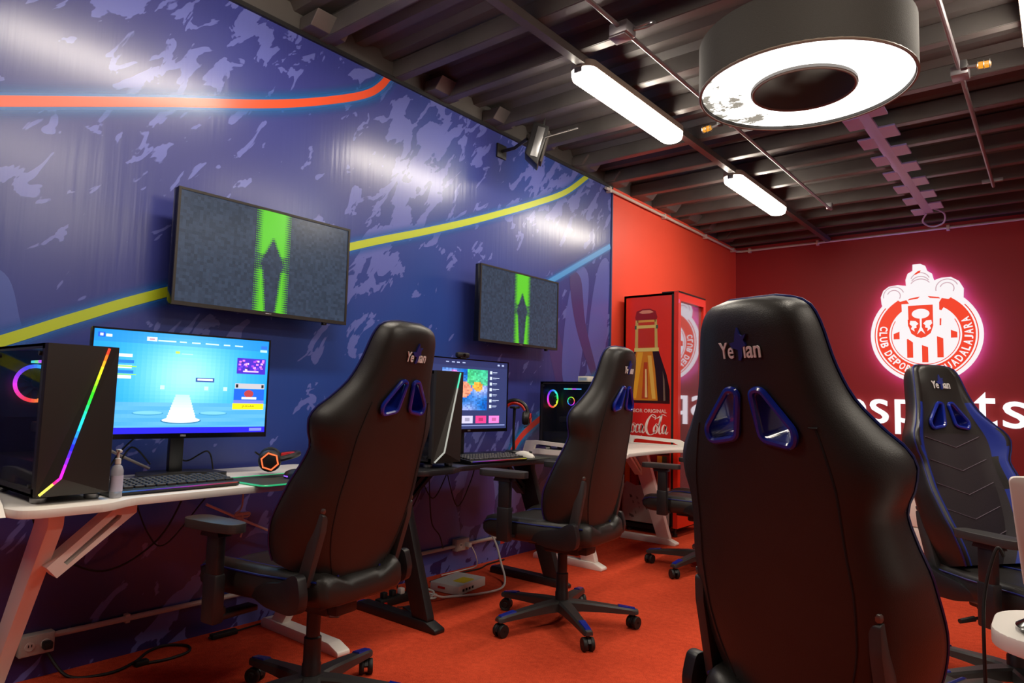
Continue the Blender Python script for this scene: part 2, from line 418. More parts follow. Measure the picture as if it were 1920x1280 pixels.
# -------- prints on the mural (flat vinyl graphics lying on the wall)
def ribbon(name, pts, core, half, glowcol, ghalf, d=.0015):
    P = catmull([(p[0], p[1], 0) for p in pts], 10); n = len(P)
    def strip(h0, h1, dd, col, mb):
        V = []; F = []
        for i, p in enumerate(P):
            a = P[max(i - 1, 0)]; b = P[min(i + 1, n - 1)]; t = (b - a).normalized(); nr = Vector((-t.y, t.x, 0))
            for h in (h0, h1):
                q = p + nr * h * (1.0 if not callable(half) else 1)
                V.append((dd, q.x, min(q.y, ZC - .026)))
        for i in range(n - 1): F.append((2 * i, 2 * i + 2, 2 * i + 3, 2 * i + 1))
        mb.add(V, F, col)
    h = half
    g = MB(); K = 8
    for s_ in (1, -1):
        for k in range(K):
            a = h * .7 + (ghalf - h * .7) * k / K; b_ = h * .7 + (ghalf - h * .7) * (k + 1) / K
            f = (1 - (k + .5) / K) ** 1.6
            strip(s_ * a, s_ * b_, d, (f, f, f), g)
    gm = bpy.data.materials.new(name + '_halo_ink'); gm.use_nodes = True; nt = gm.node_tree; bs = nt.nodes['Principled BSDF']
    at = nt.nodes.new('ShaderNodeAttribute'); at.attribute_name = 'Col'
    bs.inputs['Base Color'].default_value = (*glowcol, 1); bs.inputs['Roughness'].default_value = .34; bs.inputs['Specular IOR Level'].default_value = .62
    nt.links.new(at.outputs['Fac'], bs.inputs['Alpha']); bs.inputs['Coat Weight'].default_value = .7; bs.inputs['Coat Roughness'].default_value = .225
    g.obj(name + '_halo', gm, wall_left, 0)
    c = MB(); strip(-h, h, d + .001, None, c)
    mk = mat(name + '_ink', core, .4, spec=.5, coat=.7); mk.node_tree.nodes['Principled BSDF'].inputs['Coat Roughness'].default_value = .225
    c.obj(name, mk, wall_left, 0)
ribbon('orange_stripe', [(-.6, 1.70), (.1, 1.95), (.70, 2.162), (1.271, 2.366), (1.781, 2.543), (2.09, 2.67), (2.371, 2.81), (2.502, 2.918), (2.585, 3.05)], S(240, 78, 26), .021, S(20, 110, 190), .085)
ribbon('lime_stripe', [(-.6, .60), (.2, 1.0), (.767, 1.263), (1.024, 1.385), (1.373, 1.538), (2.345, 1.925), (2.91, 2.131), (3.403, 2.32), (3.997, 2.569), (4.415, 2.766), (4.74, 2.99)], S(184, 200, 34), .0215, S(30, 108, 200), .07)
ribbon('cyan_stripe', [(4.1, 1.95), (4.293, 2.045), (4.7, 2.25), (5.12, 2.46)], S(64, 152, 226), .02, S(50, 120, 210), .06)
ribbon('red_stripe', [(5.12, 1.376), (4.622, 1.168), (4.061, .918), (3.84, .76), (3.745, .56), (3.735, .10)], S(220, 60, 50), .022, S(40, 130, 200), .09)
ribbon('teal_stripe', [(5.12, 1.30), (4.75, 1.16), (4.4, 1.02)], S(70, 150, 205), .03, S(60, 120, 200), .07)
mb = MB(); lb = S(64, 84, 168); lb2 = S(82, 92, 176); dp = S(66, 52, 120)
def shape(pts, col, d): mb.add([(d, a, b) for a, b in catmull_2(pts)], [tuple(range(len(catmull_2(pts))))], col)
def catmull_2(pts): return [(p.x, p.y) for p in catmull([(a, b, 0) for a, b in pts], 6, True)]
shape([(.35, 1.05), (.62, 1.50), (.76, 1.52), (.82, 1.36), (.84, 1.22), (.7, 1.0)], lb, .0012)
# broad feather shapes near the red wall and below the second screen
shape([(4.42, 1.30), (4.47, 1.85), (4.62, 2.18), (4.78, 2.12), (4.72, 1.6), (4.60, 1.16)], lb2, .0010)
shape([(4.82, 1.02), (4.78, 1.6), (4.92, 2.22), (5.10, 2.30), (5.08, 1.7), (4.98, 1.14)], lb2, .0010)
shape([(4.20, 1.62), (4.34, 1.66), (4.55, 1.2), (4.6, .95), (4.45, .98), (4.32, 1.28)], dp, .0006)
shape([(4.50, 2.1), (4.60, 1.7), (4.86, 1.30), (4.92, 1.36), (4.74, 1.74), (4.66, 2.1)], dp, .0014)
shape([(2.62, .12), (2.9, .42), (3.12, .66), (3.22, .50), (3.3, .2), (3.1, .08)], lb, .0008)
shape([(2.2, .55), (2.5, .74), (2.62, .6), (2.4, .4)], S(58, 66, 138), .0008)
shape([(3.3, .3), (3.42, .72), (3.6, .6), (3.62, .3)], S(70, 60, 140), .0009)
shape([(1.60, .26), (1.86, .42), (2.02, .30), (1.8, .14)], S(34, 62, 140), .0008)
mi_ = colmat('mural_ink', 0, .4, .5, .7); mi_.node_tree.nodes['Principled BSDF'].inputs['Coat Roughness'].default_value = .225
mb.obj('feather_print', mi_, wall_left, 0)

# ------------------------------------------------------------------ ceiling lights
def tube_light(x, y0, y1, z, label):
    t = thing('ceiling_tube_light', label, 'ceiling light', (x, (y0 + y1) / 2, z), 0, 'tube lights on the ceiling rails')
    L = (y1 - y0) / 2
    out = [(p[0], p[1]) for p in rrect(-.075, .075, -L, L, .06, 6)]
    mb = MB(); n = len(out); V = []; F = []
    lev = [(1.0, .004), (1.0, -.02), (.93, -.042), (.75, -.054), (.4, -.058)]
    for s_, dz in lev:
        for px, py in out:
            off = (1 - s_) * .075
            V.append((px * s_, py - math.copysign(min(abs(py), off), py), dz))
    for i in range(len(lev) - 1):
        for k in range(n): F.append((i * n + k, i * n + (k + 1) % n, (i + 1) * n + (k + 1) % n, (i + 1) * n + k))
    F.append(tuple((len(lev) - 1) * n + k for k in range(n)))
    mb.add(V, F); mb.obj('diffuser', glow('tube_diffuser_light', (1.0, .90, .76), TUBE_POWER), t)
    MB().prism([(p[0] * 1.06, p[1] * 1.006) for p in out], 'z', .004, .045, .004).obj('housing', mat('fixture_housing', S(150, 140, 128), .4), t)
    for s_ in (-1, 1):
        MB().box((0, s_ * (L - .16), .05), (.06, .03, .02), .003).obj('mounting_clip', m_greymetal, t)
        MB().box((0, s_ * (L + .004), -.012), (.05, .016, .03), .003).obj('end_latch', m_greymetal, t)
    return t
tube_light(1.045, -1.33, -.13, 2.925, 'ceiling tube light on the mural-side rail, behind the camera position')
tube_light(1.045, .85, 2.05, 2.925, 'ceiling tube light above the first white desk, reflected in the mural')
tube_light(1.045, 3.02, 4.22, 2.925, 'large lit tube light on the ceiling beside the round pendant')
tube_light(1.045, 5.22, 6.42, 2.925, 'smaller distant lit tube light on the ceiling nearest the red corner')
tube_light(3.045, .85, 2.05, 2.925, 'ceiling tube light on the right-hand rail, above the camera')
tube_light(3.045, 3.02, 4.22, 2.925, 'ceiling tube light cut off by the right edge of the picture')
tube_light(5.0, 1.9, 3.1, 2.925, 'ceiling tube light over the right side of the room, out of frame')

# ------------------------------------------------------------------ ring pendant
RX, RY, RZ, RO, RI, RH = 2.29, 2.785, 2.37, .405, .188, .205
t = thing('ring_pendant_lamp', 'large black drum ring pendant lamp with white glowing underside', 'pendant lamp', (RX, RY, RZ))
def ann(r0, r1, z, seg=64):
    V = []; F = []
    for k in range(seg):
        a = 2 * PI * k / seg; c, s_ = math.cos(a), math.sin(a)
        V += [(r0 * c, r0 * s_, z), (r1 * c, r1 * s_, z)]
    for k in range(seg):
        j = (k + 1) % seg; F.append((2 * k, 2 * j, 2 * j + 1, 2 * k + 1))
    return V, F
drum_m = mat('black_lamp_fabric', S(44, 40, 36), .8, bump=(300, .2))
mb = MB(); mb.lathe([(RO, 0), (RO, RH), (RO - .012, RH), (RO - .012, 0), (RO, 0)], 72, cap=False); mb.obj('outer_drum', drum_m, t, 30)
mb = MB(); mb.lathe([(RI, 0), (RI, RH), (RI + .012, RH), (RI + .012, 0), (RI, 0)], 56, cap=False); mb.obj('inner_drum', mat('grey_lamp_lining', S(96, 93, 90), .7), t, 30)
mb = MB(); V, F = ann(RI + .012, RO - .012, RH - .004); mb.add(V, F); V, F = ann(RI + .012, RO - .012, RH - .012); mb.add(V, [f[::-1] for f in F]); mb.obj('top_cover', drum_m, t, 0)
mb = MB(); V, F = ann(RI + .012, RO - .012, .012); mb.add(V, [f[::-1] for f in F]); V, F = ann(RI + .012, RO - .012, .016); mb.add(V, F)
dm = glow('ring_diffuser_light', (1.0, .97, .93), RING_POWER); nt = dm.node_tree
n_ = nt.nodes.new('ShaderNodeTexNoise'); n_.inputs['Scale'].default_value = 9; n_.inputs['Detail'].default_value = 6; n_.inputs['Roughness'].default_value = .7
tc_ = nt.nodes.new('ShaderNodeTexCoord'); nt.links.new(tc_.outputs['Object'], n_.inputs['Vector'])
gr = nt.nodes.new('ShaderNodeSeparateXYZ'); nt.links.new(tc_.outputs['Object'], gr.inputs[0])
ma = nt.nodes.new('ShaderNodeMath'); ma.operation = 'MULTIPLY_ADD'; ma.inputs[1].default_value = -.55; nt.links.new(gr.outputs['X'], ma.inputs[0])
nt.links.new(n_.outputs[0], ma.inputs[2])
cr_ = nt.nodes.new('ShaderNodeValToRGB'); cr_.color_ramp.elements[0].position = .64; cr_.color_ramp.elements[0].color = (1, .97, .93, 1)
cr_.color_ramp.elements[1].position = .73; cr_.color_ramp.elements[1].color = (.09, .085, .07, 1)
nt.links.new(ma.outputs[0], cr_.inputs[0]); nt.links.new(cr_.outputs[0], nt.nodes['Principled BSDF'].inputs['Emission Color'])
mb.obj('diffuser', dm, t, 0)
rim = mat('lamp_rim', S(120, 108, 96), .4)
for r, nm in ((RO - .004, 'outer_rim'), (RI + .004, 'inner_rim')):
    MB().tube([(r * math.cos(2 * PI * k / 64), r * math.sin(2 * PI * k / 64), .0) for k in range(64)], .006, 6, closed=True).obj(nm, rim, t)
MB().box((0, 0, RH - .03), (2 * RI + .02, .03, .012)).box((0, 0, RH + .005), (.07, .07, .05), .006).obj('hanger_bar', m_blackmetal, t, 0)
for k in range(3):
    a = 2 * PI * k / 3 + .5
    MB().tube([(RO * .97 * math.cos(a), RO * .97 * math.sin(a), RH - .01), (.06 * math.cos(a), .06 * math.sin(a), ZC + .08 - RZ)], .003, 6).obj('suspension_wire', m_greymetal, t)
MB().tube([(0, 0, RH), (.02, .01, RH + .15), (-.03, .02, RH + .28), (.01, 0, ZC + .08 - RZ)], .005, 6, smooth=6).obj('power_cord', m_rubber, t)

# ------------------------------------------------------------------ conduits, boxes and brackets under the ceiling
def conduit(name, pts, r, label, m=m_conduit_grey, clamps=()):
    t = thing(name, label, 'conduit', pts[0]); o0 = Vector(pts[0])
    MB().tube([Vector(p) - o0 for p in pts], r, 10).obj('pipe', m, t)
    for c, s_ in clamps: MB().box(Vector(c) - o0, s_, .004).obj('clamp', m, t)
    return t
conduit('ceiling_conduit', [(1.45, -1.5, 2.91), (1.45, 6.6, 2.91)], .011, 'thin grey conduit along the ceiling between tube lights and pendant', clamps=[((1.45, 2.1, 2.92), (.04, .03, .05)), ((1.45, 4.2, 2.92), (.04, .03, .05)), ((1.45, 6.55, 2.93), (.05, .04, .06))])
conduit('ceiling_conduit', [(2.70, -1.5, 2.91), (2.69, 4.25, 2.91), (2.675, 6.6, 2.91)], .012, 'thin grey conduit along the ceiling right of the round pendant', clamps=[((2.69, 4.22, 2.90), (.08, .10, .05)), ((2.675, 6.5, 2.93), (.14, .03, .03))])
conduit('wall_conduit', [(.03, 4.98, 2.945), (.03, 8.0, 2.945), (.08, 8.04, 2.945), (XR - .1, 8.04, 2.945)], .013, 'white painted conduit around the top of the red corner', m_conduit,
        [((.022, yy, 2.945), (.044, .03, .05)) for yy in (5.05, 6.1, 7.1, 7.9)] + [((xx, 8.045, 2.945), (.03, .045, .055)) for xx in (.18, .95, 2.2, 3.4)])
conduit('wall_conduit', [(.02, -.6, .15), (.02, 3.75, .157)], .0115, 'pale conduit running along the foot of the blue mural', m_conduit, [((.014, yy, .153), (.03, .02, .036)) for yy in (.3, 1.28, 2.2, 2.75)])
# junction box with flexible loop
t = thing('junction_box', 'small grey junction box on the ceiling conduit above the tube light', 'junction box', (1.45, 2.79, 2.90))
MB().box((0, 0, 0), (.10, .09, .06), .006).obj('box', m_conduit_grey, t)
MB().box((-.01, 0, -.034), (.09, .08, .008), .002).obj('lid', m_conduit_grey, t)
MB().tube([(.05, .02, 0), (.10, .05, .01), (.12, .10, .05), (.08, .13, .08), (.03, .12, .07), (.0, .09, .05)], .007, 6, smooth=5).obj('flexible_conduit', m_conduit_grey, t)
# amber sensor lamps on the conduits
for (x, y, z, sgn, lb_) in ((2.70, 4.07, 2.86, 1, 'amber capsule lamp on the right-hand ceiling conduit'), (1.45, 4.05, 2.86, -1, 'amber capsule lamp beside the pendant, near the tube light')):
    t = thing('amber_capsule_lamp', lb_, 'lamp', (x, y, z))
    MB().box((sgn * .02, 0, .015), (.03, .035, .045), .004).obj('socket', m_plastic2, t)
    MB().tube([(sgn * .035, 0, .0), (sgn * .075, 0, -.005)], .009, 8).obj('neck', m_greymetal, t)
    MB().tube([(sgn * .075, 0, -.005), (sgn * .085, 0, -.006), (sgn * .125, 0, -.01), (sgn * .135, 0, -.011)], [.010, .017, .017, .01], 10).obj('amber_core', glow('amber_light', S(255, 170, 40), .9 * KX), t)
    for k in (.08, .105, .13): MB().tube([(sgn * k + 0, .021 * math.cos(a), -.008 + .021 * math.sin(a)) for a in [2 * PI * i / 14 for i in range(14)]], .0022, 5, closed=True).obj('guard_ring', m_greymetal, t)
# notched cable tray, steel with the violet LED glow put into its colour
m_tray = mat('tray_with_violet_glow', S(176, 176, 240), .45)
t = thing('notched_cable_tray', 'notched metal strip, violet glow painted on, with side tabs fixed under the ceiling joists', 'cable tray', (2.13, 4.1, ZC - .05))
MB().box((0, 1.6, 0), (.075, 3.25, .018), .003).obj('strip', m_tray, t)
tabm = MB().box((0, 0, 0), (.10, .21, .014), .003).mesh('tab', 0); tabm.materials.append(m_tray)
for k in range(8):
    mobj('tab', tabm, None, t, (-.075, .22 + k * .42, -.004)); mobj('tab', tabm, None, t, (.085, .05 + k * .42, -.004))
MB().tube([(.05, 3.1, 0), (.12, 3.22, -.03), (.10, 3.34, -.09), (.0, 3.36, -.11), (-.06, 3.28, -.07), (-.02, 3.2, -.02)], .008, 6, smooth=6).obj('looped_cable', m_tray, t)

# ------------------------------------------------------------------ wall speaker
t = thing('wall_speaker', 'black wedge speaker hung high on the mural near the ceiling', 'speaker', (.33, 3.60, 2.83))
M_ = Euler((0, math.radians(14), math.radians(38))).to_matrix().to_4x4()
MB().prism([(-.065, -.10), (.04, -.16), (.05, .12), (-.06, .13)], 'y', -.065, .065, .010, M_).obj('cabinet', m_plastic, t)
MB().box((.052, 0, -.015), (.014, .105, .22), .005, M_).obj('grille', mat('speaker_grille', S(66, 62, 58), .5, .4, bump=(500, .6)), t)
MB().box((.0, -.068, -.005), (.05, .008, .21), .002, M_).obj('side_strip', m_greymetal, t)
MB().tube([M_ @ Vector((-.08, 0, .02)), (-.2, 0, .02), (-.32, .0, .02)], .012, 8).obj('wall_arm', m_blackmetal, t)
MB().box((-.322, 0, .02), (.014, .1, .1), .003).obj('wall_plate', m_blackmetal, t)
MB().tube([M_ @ Vector((0, .02, .12)), M_ @ Vector((0, .02, .2))], .006, 6).obj('cable_stub', m_rubber, t)
MB().tube([M_ @ Vector((.02, -.06, .03)), (.26, .10, .09)], .005, 6).obj('tilt_rod', m_chrome, t)

# ------------------------------------------------------------------ gaming chair (faces +X, origin on the floor under the gas lift)
SX = [0, .025, .07, .125, .185, .275, .36, .415, .465, .505, .537, .580, .65, .72, .80, .835, .852, .862]
SW = [.212, .222, .236, .248, .254, .253, .240, .234, .252, .258, .247, .212, .168, .145, .128, .115, .095, .055]
SP = [.115, .125, .145, .163, .174, .178, .172, .170, .168, .162, .155, .145, .125, .112, .10, .088, .07, .035]
SF = [.192, .200, .206, .204, .190, .164, .140, .130, .135, .14, .135, .12, .10, .092, .088, .082, .072, .058]
ST = [.085, .09, .095, .098, .10, .10, .098, .096, .094, .092, .092, .092, .092, .094, .098, .094, .085, .066]
SB = [0, 0, 0, 0, 0, 0, 0, 0, 0, 0, 0, 0, 0, 0, .002, .008, .016, .030]   # back face moves forward over the crown
TOPS = .862
def bsec(s):
    return [ci(SX, a, s) for a in (SW, SP, SF, ST, SB)]
def back_ring(s):
    W, P, Fd, T, B = bsec(s)
    pts = [(0, B), (.5 * P, B + .003), (P * .93, B + .010), (P, B + .014)]
    for t in (.25, .5, .75, .92):
        a = t * PI / 2; pts.append((P + (W - P) * math.sin(a), B + .014 + (Fd - .016 - B) * (1 - math.cos(a))))
    tip = Fd
    pts += [(W, tip - .002), (W - .006, tip + .008), (W - .018, tip + .012)]
    a0 = Vector((W - .03, tip + .008)); b0 = Vector((P * .92, T))
    for t in (.0, .35, .7): q = a0.lerp(b0, t); pts.append((q.x, q.y))
    pts += [(P * .90, T + .001), (P * .5, T + .004), (0, T + .005)]
    return pts
def build_back():
    lev = list(np.linspace(0, .80, 41)) + [.812, .824, .835, .844, .852, .858, TOPS]
    mb = MB(); V = []; F = []; mi = []
    r0 = back_ring(0); h = len(r0); n = 2 * h - 2
    for s in lev:
        R = back_ring(s)
        full = R + [(-p[0], p[1]) for p in R[-2:0:-1]]
        for wv, d in full: V.append((d, wv, s))
    def fmat(k, s):
        kk = k if k < h - 1 else n - 1 - k       # mirrored index of the face strip
        front = kk >= 10
        if not front: return 0
        if kk >= 13: return 2 if s < .54 else 0
        if kk in (10, 11, 12):
            if s > .66: return 0
            if .28 < s < .44 and kk == 12: return 0
            if .46 < s < .56 and kk == 10: return 0
            return 1
        return 0
    for i in range(len(lev) - 1):
        for k in range(n):
            j = (k + 1) % n
            F.append((i * n + k, (i + 1) * n + k, (i + 1) * n + j, i * n + j)); mi.append(fmat(k, lev[i]))
    F.append(tuple(range(n))); mi.append(0)
    F.append(tuple((len(lev) - 1) * n + k for k in range(n))[::-1]); mi.append(0)
    mb.add(V, F, mi=mi); me = mb.mesh('backrest_raw', 0)
    for m in (m_pu, m_blue, m_pu_panel): me.materials.append(m)
    o = bpy.data.objects.new('raw', me); C.objects.link(o)
    cut = MB()
    for sg in (1, -1): cut.prism([(p[0] * sg, p[1]) for p in offset_poly(HOLE, .004)], 'x', -.1, .3)
    co = bpy.data.objects.new('cut', cut.mesh('cut', 0)); C.objects.link(co)
    bm = bmesh.new(); bm.from_mesh(me); bmesh.ops.recalc_face_normals(bm, faces=bm.faces[:]); bm.to_mesh(me); bm.free()
    bm = bmesh.new(); bm.from_mesh(co.data); bmesh.ops.recalc_face_normals(bm, faces=bm.faces[:]); bm.to_mesh(co.data); bm.free()
    md = o.modifiers.new('b', 'BOOLEAN'); md.operation = 'DIFFERENCE'; md.object = co; md.solver = 'EXACT'
    dg = bpy.context.evaluated_depsgraph_get(); ev = o.evaluated_get(dg)
    out = bpy.data.meshes.new_from_object(ev); out.name = 'backrest'
    bpy.data.objects.remove(o); bpy.data.objects.remove(co)
    while len(out.materials) > 3: out.materials.pop()
    out.shade_smooth(); out.set_sharp_from_angle(angle=math.radians(42))
    return out
HOLE = roundpoly([(.021, .670), (.038, .672), (.100, .592), (.095, .567), (.034, .578)], .012, 4)

CM = {}     # shared chair meshes
def cm(key, builder, m):
    me = builder.mesh(key); me.materials.append(m); CM[key] = me
def chair_meshes():
    CM['back'] = build_back()
    out = offset_poly(HOLE, .010); inn = HOLE
    for sg, k in ((1, 'frame_l'), (-1, 'frame_r')):
        q = MB(); oo = [(p[0] * sg, p[1]) for p in out]; ii = [(p[0] * sg, p[1]) for p in inn]
        mid = [((a[0] + b[0]) / 2, (a[1] + b[1]) / 2) for a, b in zip(oo, ii)]
        i2 = [(p[0] * sg, p[1]) for p in offset_poly(HOLE, .003)]
        q.ring_prism(i2, ii, 'x', -.006, .104)
        q.tube([(-.004, a, b) for a, b in mid], .0075, 8, closed=True).tube([(.102, a, b) for a, b in mid], .0075, 8, closed=True)
        cm(k, q, m_bluepl)
    # piping round the whole outline
    L = list(np.linspace(.0, .80, 36)) + [.82, .835, .848, .856, .862]
    pr = []
    for s in L:
        W, P, Fd, T, B = bsec(s); pr.append((Fd + .006, W - .001, s))
    path = pr + [(p[0], -p[1], p[2]) for p in pr[::-1]]
    q = MB(); q.tube(path, .0036, 6); cm('piping', q, m_pipe_blue)
    q = MB()
    for sg in (1, -1):
        q.tube([(bsec(s)[4] + .0125, sg * bsec(s)[1] * .985, s) for s in np.linspace(.02, .60, 30)], .0022, 5)
    q.tube([(bsec(.60)[4] + .0105, w_, .600 + .10 * (abs(w_) - .14) * 0) for w_ in (-.144, -.125)], .002, 5)
    cm('seam', q, mat('dark_seam', S(14, 12, 12), .7))
    # logo text and leaping figure, on the back and on the front of the head
    fn_b = lambda u, v, d: (-.0022 + (u * u) * .35 - d, -u, v)
    fn_f = lambda u, v, d: (.1045 + d, u, v)
    for s1, a, b in (('Ye', -.049, -.014), ('ian', .010, .048)):
        for side, fn in (('b', fn_b), ('f', fn_f)):
            q = MB(); text_into(q, s1, a, b, .742, .776, fn, bold=.012, extrude=.0015); cm('text_' + side + s1, q, m_logo_white)
    star = [(-.003, .738), (-.002, .760), (-.016, .764), (-.022, .774), (-.009, .777), (-.006, .792), (-.001, .806), (.004, .792), (.010, .788), (.020, .792), (.013, .780), (.017, .768), (.008, .764), (.007, .748), (.003, .738)]
    for side, fn in (('b', fn_b), ('f', fn_f)):
        f = MB()
        a_ = [fn(x, y_, .0022) for x, y_ in star]; b_ = [fn(x, y_, -.004) for x, y_ in star]; nn = len(star)
        f.add(a_ + b_, [tuple(range(nn))] + [(i, (i + 1) % nn, nn + (i + 1) % nn, nn + i) for i in range(nn)])
        cm('figure_' + side, f, mat('navy_stitching', S(30, 40, 120), .5))
    # chevron stitching on the front panel
    q = MB()
    for s in (.08, .18, .28, .38, .48):
        q.tube([(ci(SX, ST, s + .05) + .003, .15, s + .05), (ci(SX, ST, s) + .006, 0, s), (ci(SX, ST, s + .05) + .003, -.15, s + .05)], .0018, 5)
    cm('chevron', q, mat('grey_stitching', S(92, 80, 92), .6))
    # seat cushion
    mb = MB(); V = []; F = []; xs = [-.245, -.235, -.21, -.12, 0, .12, .215, .27, .305, .324, .332]
    dz = [-.03, -.012, 0, 0, 0, .002, .004, 0, -.012, -.028, -.045]
    hwv = [.17, .185, .195, .215, .238, .250, .256, .254, .246, .232, .212]
    zbv = [.400, .388, .382, .38, .38, .38, .38, .382, .388, .396, .408]
    for x, d, hw, zb in zip(xs, dz, hwv, zbv):
        zt = .468 + d
        half = [(0, zb), (hw * .6, zb), (hw * .88, zb + .004), (hw * .985, zb + .02), (hw, (zb + zt) / 2 + .005), (hw - .006, zt + .010), (hw - .022, zt + .026), (hw - .05, zt + .025), (hw - .085, zt + .010), (hw - .11, zt), (hw * .3, zt + .006), (0, zt + .007)]
        full = half + [(-a, b) for a, b in half[-2:0:-1]]
        for a, b in full: V.append((x, a, b))
    n = 2 * len(half) - 2
    for i in range(len(xs) - 1):
        for k in range(n): F.append((i * n + k, i * n + (k + 1) % n, (i + 1) * n + (k + 1) % n, (i + 1) * n + k))
    F.append(tuple(range(n))[::-1]); F.append(tuple((len(xs) - 1) * n + k for k in range(n)))
    mb.add(V, F); bm = bmesh.new(); me = mb.mesh('seat_cushion', 0); bm.from_mesh(me); bmesh.ops.recalc_face_normals(bm, faces=bm.faces[:]); bm.to_mesh(me); bm.free()
    me.shade_smooth(); me.set_sharp_from_angle(angle=math.radians(60)); me.materials.append(m_pu); CM['seat'] = me
    q = MB()
    for sg in (1, -1):
        q.tube([(x, sg * (hw - .098), .468 + d + .006) for x, d, hw in list(zip(xs, dz, hwv))[2:]], .0045, 6)
        q.tube([(x, sg * (hw - .003), .468 + d + .004) for x, d, hw in list(zip(xs, dz, hwv))[2:]], .0035, 6)
    cm('seat_piping', q, m_pipe_blue)
    # side covers of the recline joint, steel arms up the back
    q = MB(); q.prism(roundpoly([(.06, .405), (-.02, .452), (-.12, .47), (-.16, .495), (-.185, .505), (-.205, .50), (-.215, .47), (-.222, .44), (-.215, .395), (-.17, .378), (-.04, .380)], .02, 3), 'y', -.016, .016, .005)
    cm('cover', q, m_plastic)
    q = MB(); q.prism(roundpoly([(-.015, -.02), (.03, -.02), (.022, .19), (.012, .225), (-.012, .225), (-.02, .17)], .008, 3), 'y', -.012, .012, .004)
    cm('arm_plate', q, m_plastic2)
    q = MB().box((.002, 0, .235), (.024, .024, .02), .006); cm('arm_tip', q, mat('dull_metal', (.16, .15, .14), .4, .8))
    # armrest
    pad = roundpoly([(-.13, -.032), (-.05, -.045), (.10, -.048), (.13, -.025), (.13, .025), (.10, .048), (-.05, .045), (-.13, .032)], .03, 4)
    q = MB().prism(pad, 'z', -.014, .016, .009, seg=3); cm('pad', q, m_plastic2)
    q = MB().box((0, 0, -.085), (.062, .034, .16), .008).box((0, 0, -.22), (.068, .042, .16), .008).prism(roundpoly([(-.045, -.02), (.055, -.02), (.045, -.001), (-.035, -.001)], .004), 'y', -.024, .024); cm('post', q, m_plastic)
    q = MB().box((0, -.07, -.283), (.055, .18, .02), .005).box((.0, -.02, -.27), (.05, .03, .04), .005); cm('bracket', q, m_blackmetal)
    # mechanism, lift, base
    q = MB().box((0, 0, .362), (.28, .20, .022), .004).box((-.02, 0, .34), (.20, .12, .05), .012).box((-.12, 0, .345), (.08, .1, .05), .01); cm('mech', q, m_blackmetal)
    q = MB().tube([(.02, -.06, .345), (.03, -.18, .34), (.035, -.25, .335)], .006, 8, smooth=4).tube([(.033, -.24, .336), (.036, -.31, .332)], [.011, .009], 8); cm('lever', q, m_rubber)
    q = MB().lathe([(.014, .34), (.014, .22)], 16); q2 = MB().lathe([(.033, .095), (.033, .16), (.030, .165), (.030, .25), (.024, .255), (.024, .345)], 24); cm('lift', q2, m_plastic)
    q = MB(); q.lathe([(.0, .128), (.045, .125), (.05, .10), (.05, .075), (.02, .07), (0, .07)], 24)
    for k in range(5):
        a = 2 * PI * k / 5; M_ = Matrix.Rotation(a, 4, 'Z'); V = []; F = []
        st = [(.03, .034, .125, .075), (.10, .031, .122, .078), (.20, .026, .112, .076), (.33, .022, .098, .070), (.362, .021, .092, .068), (.374, .016, .088, .072)]
        for r, hw, zt, zb in st: V += [(r, -hw, zb), (r, hw, zb), (r, hw, zt - .008), (r, hw * .7, zt), (r, -hw * .7, zt), (r, -hw, zt - .008)]
        for i in range(len(st) - 1):
            for j in range(6): F.append((i * 6 + j, i * 6 + (j + 1) % 6, (i + 1) * 6 + (j + 1) % 6, (i + 1) * 6 + j))
        F.append(tuple(range((len(st) - 1) * 6, len(st) * 6))); q.add(V, F, mtx=M_)
    cm('base', q, m_plastic2)
    q = MB().add([(.275, -.0165, .1045), (.360, -.015, .0915), (.360, .015, .0915), (.275, .0165, .1045), (.277, -.0145, .1095), (.358, -.0125, .0975), (.358, .0125, .0975), (.277, .0145, .1095)],
                 [(0, 1, 5, 4), (1, 2, 6, 5), (2, 3, 7, 6), (3, 0, 4, 7), (4, 5, 6, 7), (3, 2, 1, 0)]); cm('cap', q, m_bluepl)
    # caster: stem and hood, two wheels
    q = MB().tube([(0, 0, .078), (0, 0, .045)], .009, 8)
    arc = [(.0 + .031 * math.cos(math.radians(a)), .030 + .031 * math.sin(math.radians(a))) for a in range(20, 181, 20)]
    q.prism(arc + [(-.02, .03), (.018, .034)], 'y', -.007, .007); q.tube([(0, -.026, .030), (0, .026, .030)], .006, 8); cm('caster', q, m_plastic)
    Mx = Matrix.Translation((0, 0, .030)) @ Matrix.Rotation(PI / 2, 4, 'X')
    q = MB().lathe([(0, -.010), (.012, -.010), (.016, -.006), (.022, -.009), (.028, -.009), (.030, -.006), (.030, .006), (.028, .009), (.012, .009), (0, .009)], 22, Mx); cm('wheel', q, m_rubber)
chair_meshes()
